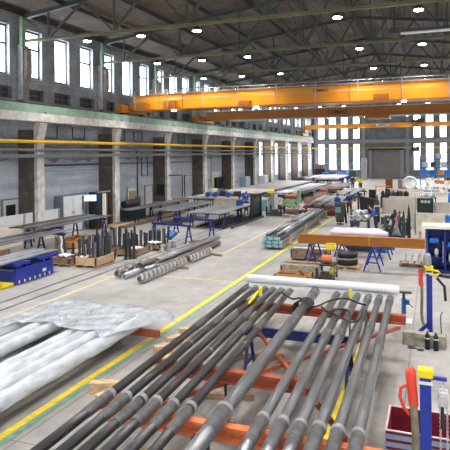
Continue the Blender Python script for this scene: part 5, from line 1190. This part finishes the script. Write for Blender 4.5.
# second row: dark machines on the counter
table(-3.6, -1.6, 41.2, 42.0, .8, 'dark', 'dark counter with black machines behind the beige screen')
junk(-2.6, 41.6, .8, 9, 1.8, ['black', 'dark', 'steeld', 'galv'], 'bench_tool', 'dark tool on the counter behind the beige screen', 'tools on the dark counter', 11, .4, 2.2)
g = empty('operator_chair', (-3.7, 40.5, 0), label='black high-backed operator chair with orange frame left of the counter', cat='chair')
kid(MB().bx(-4.35, -3.85, 40.4, 40.9, .42, .52), 'seat', 'black', g, bevel=.03); kid(MB().bx(-4.35, -3.85, 40.9, 41.0, .5, 1.35), 'backrest', 'black', g, bevel=.03)
kid(MB().tube([(-4.1, 40.65, .05), (-4.1, 40.65, .42)], .05, 8), 'column', 'dark', g); kid(MB().bx(-4.4, -3.8, 40.6, 40.7, 0, .05).bx(-4.15, -4.05, 40.35, 40.95, 0, .05), 'base', 'dark', g)
kid(MB().tube([(-3.85, 40.95, .5), (-3.85, 40.95, 1.6), (-2.9, 40.95, 1.6)], .04, 8), 'frame', 'orange', g, 'orange frame')
table(-1.5, .2, 42.2, 43.0, .75, 'dark', 'dark counter with white machine parts, right of centre')
junk(-.7, 42.6, .75, 10, 1.5, ['white', 'label', 'galv', 'silver'], 'white_part', 'white part on the dark counter right of centre', 'white parts on the counter', 13, .3, 1.8)
g = empty('coil_machine', (-1.9, 50.9, 0), label='dark machine with a large white ring standing before the far white tables', cat='machine')
kid(MB().bx(-2.6, -1.3, 51.0, 51.6, 0, .9), 'base', 'dark', g); kid(MB().tube([(-1.9+.5*math.cos(t*math.pi/8), 50.9, 1.35+.5*math.sin(t*math.pi/8)) for t in range(17)], .10, 8), 'ring', 'white', g, 'white ring'); kid(MB().bx(-2.9, -2.55, 50.9, 51.4, 0, 1.6), 'control_box', 'steelb', g, 'brownish control box')
boxy('brown_locker', (-4.2, -3.6, 54.0, 54.6, 0, 1.5), 'brown', 'brown-red tall locker beside the white floor path', 'locker')
for r_, (y, n, ml, nm) in enumerate(((47.0, 9, ['white', 'galv', 'dark', 'label'], 'first'), (55.0, 14, ['label', 'white', 'wood', 'label'], 'second'), (60.0, 12, ['label', 'wood', 'white', 'lblue'], 'third'), (66.0, 9, ['label', 'white', 'dark', 'lblue'], 'fourth'))):
    table(-.9+.1*r_, 2.6, y, y+1.0, .8, 'label', 'white-topped packing table, %s row back on the right' % nm, 'grey')
    junk(.9, y+.5, .8, n, 3.0, ml, 'packed_part', 'pale packed part on the %s white-topped table row' % nm, 'parts on the %s packing table' % nm, 20+r_, .34)
boxy('carton', (.1, 1.0, 57.9, 58.5, 0, 1.25), 'woodo', 'large tan carton between the packing tables', 'carton')
tag(MB().tube([(1.0, 44.0, .5), (1.9, 44.0, .5)], .5, 20).build('blue_tank', 'blueb'), 'bright blue round tank at the right edge', 'tank')
# blue pallet racking before the back wall
g = empty('pallet_racking', (.2, 72, 0), label='tall blue pallet racking with boxes before the back wall, right of the door', cat='racking')
for x in (-1.5, .3, 2.1):
    for y in (71.6, 72.6): kid(MB().bx(x-.06, x+.06, y-.06, y+.06, 0, 3.6), 'upright', 'blue2', g)
for z in (1.2, 2.2, 3.2):
    for y in (71.6, 72.6): kid(MB().bx(-1.5, 2.1, y-.05, y+.05, z-.14, z), 'shelf_beam', 'blue2', g)
    kid(MB().bx(-1.45, 2.05, 71.66, 72.54, z-.02, z+.01), 'shelf_deck', 'galv', g)
for i, (x, z, mm, nm) in enumerate(((-1.0, 1.22, 'blueb', 'blue'), (-.1, 1.22, 'cobalt', 'dark blue'), (.9, 1.22, 'woodo', 'orange-brown'), (1.6, 1.22, 'blueb', 'blue'), (-.9, 2.22, 'lblue', 'pale'), (0., 2.22, 'dark', 'black'), (1.2, 2.22, 'lblue', 'pale'), (.6, 3.22, 'galv', 'grey'))):
    boxy('rack_box', (x-.35, x+.35, 71.75, 72.45, z, z+.6), mm, '%s box on the %s shelf of the blue racking, %s' % (nm, ['lowest', 'middle', 'top'][int(z-1)], 'leftmost' if x < -.8 else 'rightmost' if x > 1.1 else 'in the middle at x%d' % i if False else ('left of the post' if x < .2 else 'right of the post')), 'box')
# back left corner
for i, (x, mm) in enumerate(((-14.6, 'cobalt'), (-13.5, 'blued'), (-12.3, 'blueb'), (-11.2, 'blueb'))):
    tag(MB().lathe([(0, 0), (.42, 0), (.42, .5), (.45, .55), (.42, .6), (.42, 1.25), (0, 1.28)], (x, 80, .0), 16).build('steel_drum', mm), 'upright %s drum near the back wall, %s from the left' % ('dark blue' if i < 2 else 'bright blue', NTH[i]), 'drum', 'drums near the back wall')
boxy('machine_cabinet', (-16.2, -14.7, 80.5, 81.4, 0, 1.7), 'dark', 'dark machine cabinet in the back left corner', 'cabinet'); boxy('crate_stack', (-16.2, -14.9, 80.6, 81.2, 1.7, 2.4), 'woodd', 'brown crate on top of the dark machine cabinet in the corner', 'crate')
boxy('silver_tank', (-9.75, -9.0, 82.0, 82.8, 0, 3.2), 'galv', 'tall pale grey cabinet left of the roller door', 'cabinet', .1)
boxy('green_cabinet', (-10.9, -10.0, 78.0, 78.8, 0, 1.5), 'mesh', 'dark green container near the back wall left of the door', 'container')
g = empty('guard_railing', (-13, 86.0, 0), label='pale railing running along the foot of the back wall windows', cat='railing')
for i in range(8): kid(MB().tube([(-16.9+i*1.0, 86.0, 0), (-16.9+i*1.0, 86.0, 2.4)], .04, 6), 'post', 'galv', g)
kid(MB().tube([(-16.9, 86.0, 2.4), (-9.9, 86.0, 2.4)], .045, 6), 'top_rail', 'galv', g); kid(MB().tube([(-16.9, 86.0, 1.4), (-9.9, 86.0, 1.4)], .035, 6), 'mid_rail', 'galv', g)
table(-11.8, -9.9, 62.5, 63.6, .7, 'creamd', 'cluttered bench left of the white floor path'); junk(-10.8, 63.0, .7, 10, 1.6, ['dark', 'galv', 'wood', 'steelb', 'cobalt'], 'bench_part', 'small part on the cluttered bench left of the white path', 'parts on the cluttered bench', 31, .3)
table(-9.6, -8.2, 66.5, 67.6, .7, 'wood', 'wooden bench further back left of the white path'); junk(-8.9, 67.0, .7, 8, 1.2, ['dark', 'galv', 'wood', 'cobalt'], 'bench_part', 'small part on the wooden bench left of the white path', 'parts on the wooden bench', 33, .3)

def shift(part, dx, dy):
    for o in COL.objects:
        if o.parent is None and part in o.get('label', ''): o.location.x += dx; o.location.y += dy
shift('dark green welding curtain', -.12, -.8); shift('second darker curtain', -.3, -1.5); shift('yellow box on top, beside', -.35, .4); shift('four blue corner posts', -.45, .8); shift('curved cast base', -.6, 2.4)
shift('left of the standing pair', -.55, 0); shift('overalls standing right behind', -.45, 0); shift('apron and teal cloth', -.45, 0); shift('tilted black bin', -.35, 1.5)

# more of the stored material between the curtain and the white floor path
junk(-8.9, 36.9, 0, 8, 1.3, ['steelb', 'rust', 'dark', 'galv'], 'machine_part', 'small brown or grey part on the floor before the red-brown rack', 'parts before the red-brown rack', 41, .24)
junk(-10.0, 38.6, 0, 8, 1.5, ['dark', 'wood', 'steeld', 'rust'], 'floor_part', 'dark part on the floor left of the pale green machine', 'parts left of the green machine', 43, .24)
crate(-9.2, 44.2, .9, 1.3, .5, 0, 'woodd', 'brown crate between the pale pipe field and the red-brown rack, nearer one'); crate(-9.1, 47.4, .9, 1.4, .6, 0, 'woodg', 'greyed crate between the pale pipe field and the red-brown rack, farther one')
boxy('red_container', (-9.4, -8.8, 49.0, 49.6, 0, .8), 'rust', 'dark red container behind the two crates, right of the pale pipe field', 'container')
rackbase(-7.9, -6.0, 46.5, 54, .42, 'steeld', 'low dark rack of grey bars behind the red-brown rack')
field(-7.85, -6.1, 8, 46.2, 54.5, .43, .09, 'steel', 'grey bar on the low dark rack behind the red-brown one', 'grey bars on the low dark rack', 1)
flatbars(-8.0, -5.9, 5, 26.2+11.8, 44.0, .003, .10, 'steelb', 'floor_bar', 'brown bar on the floor beneath the grey pipes of the red-brown rack', 'bars under the red-brown rack', .4)
junk(-11.6, 65.0, 0, 9, 2.2, ['dark', 'cobalt', 'wood', 'galv', 'teal'], 'floor_part', 'small load on the floor between the far racks', 'loads between the far racks', 45, .5)
table(-9.9, -8.6, 71.5, 72.6, .7, 'steelb', 'brown bench near the roller door'); junk(-9.2, 72.0, .7, 6, 1.1, ['dark', 'galv', 'wood', 'white'], 'bench_part', 'small part on the brown bench near the roller door', 'parts on the bench by the door', 47, .3)

for k, (x, y, h) in enumerate(((-2.15, 28.0, .95), (-1.55, 28.3, 1.15), (-1.2, 28.2, .8))):
    g = empty('valve_assembly', (x, y, 0), label='dark upright valve assembly near the hydraulic tong, %s of three' % ['left', 'middle', 'right'][k], cat='machine part')
    kid(MB().lathe([(0, 0), (.17, 0), (.17, .05), (.07, .08), (.07, h*.55), (.13, h*.6), (.13, h*.72), (.05, h*.76), (.05, h), (0, h)], (x, y, 0), 14), 'body', 'dark', g)
    kid(MB().tube([(x-.2, y, h*.4), (x+.2, y, h*.45)], .055, 10), 'port', 'steeld', g); kid(MB().tube([(x+.15*math.cos(t*math.pi/6), y-.02, h*.82+.13*math.sin(t*math.pi/6)) for t in range(13)], .02, 6), 'hand_wheel', 'black', g)

# ---------------------------------------------------------------- light and view
w = bpy.data.worlds.new('overcast'); SC.world = w; w.use_nodes = True
nt = w.node_tree; bg = nt.nodes['Background']; sky = nt.nodes.new('ShaderNodeTexSky'); sky.sky_type = 'NISHITA'; sky.sun_disc = False; sky.sun_elevation = R_(40)
nt.links.new(sky.outputs[0], bg.inputs[0]); bg.inputs[1].default_value = .4
vs = SC.view_settings; vs.view_transform = 'Standard'; vs.look = 'None'; vs.gamma = 1; vs.use_curve_mapping = False; vs.exposure = 0.62

# true size: the layout unit is 1.2 m
K = 1.2
done = set()
for o in list(COL.objects):
    if o.type == 'MESH' and o.data.name not in done:
        done.add(o.data.name); o.data.transform(Matrix.Scale(K, 4))
    o.location = o.location*K
    if o.parent is not None:
        mi = o.matrix_parent_inverse.copy(); mi.translation = mi.translation*K; o.matrix_parent_inverse = mi
    for md in o.modifiers:
        if md.type == 'BEVEL': md.width *= K
        if md.type == 'SOLIDIFY': md.thickness *= K
    if o.type == 'LIGHT' and o.data.name not in done:
        done.add(o.data.name); o.data.energy *= K*K*QS*QS
        if hasattr(o.data, 'shadow_soft_size'): o.data.shadow_soft_size *= K
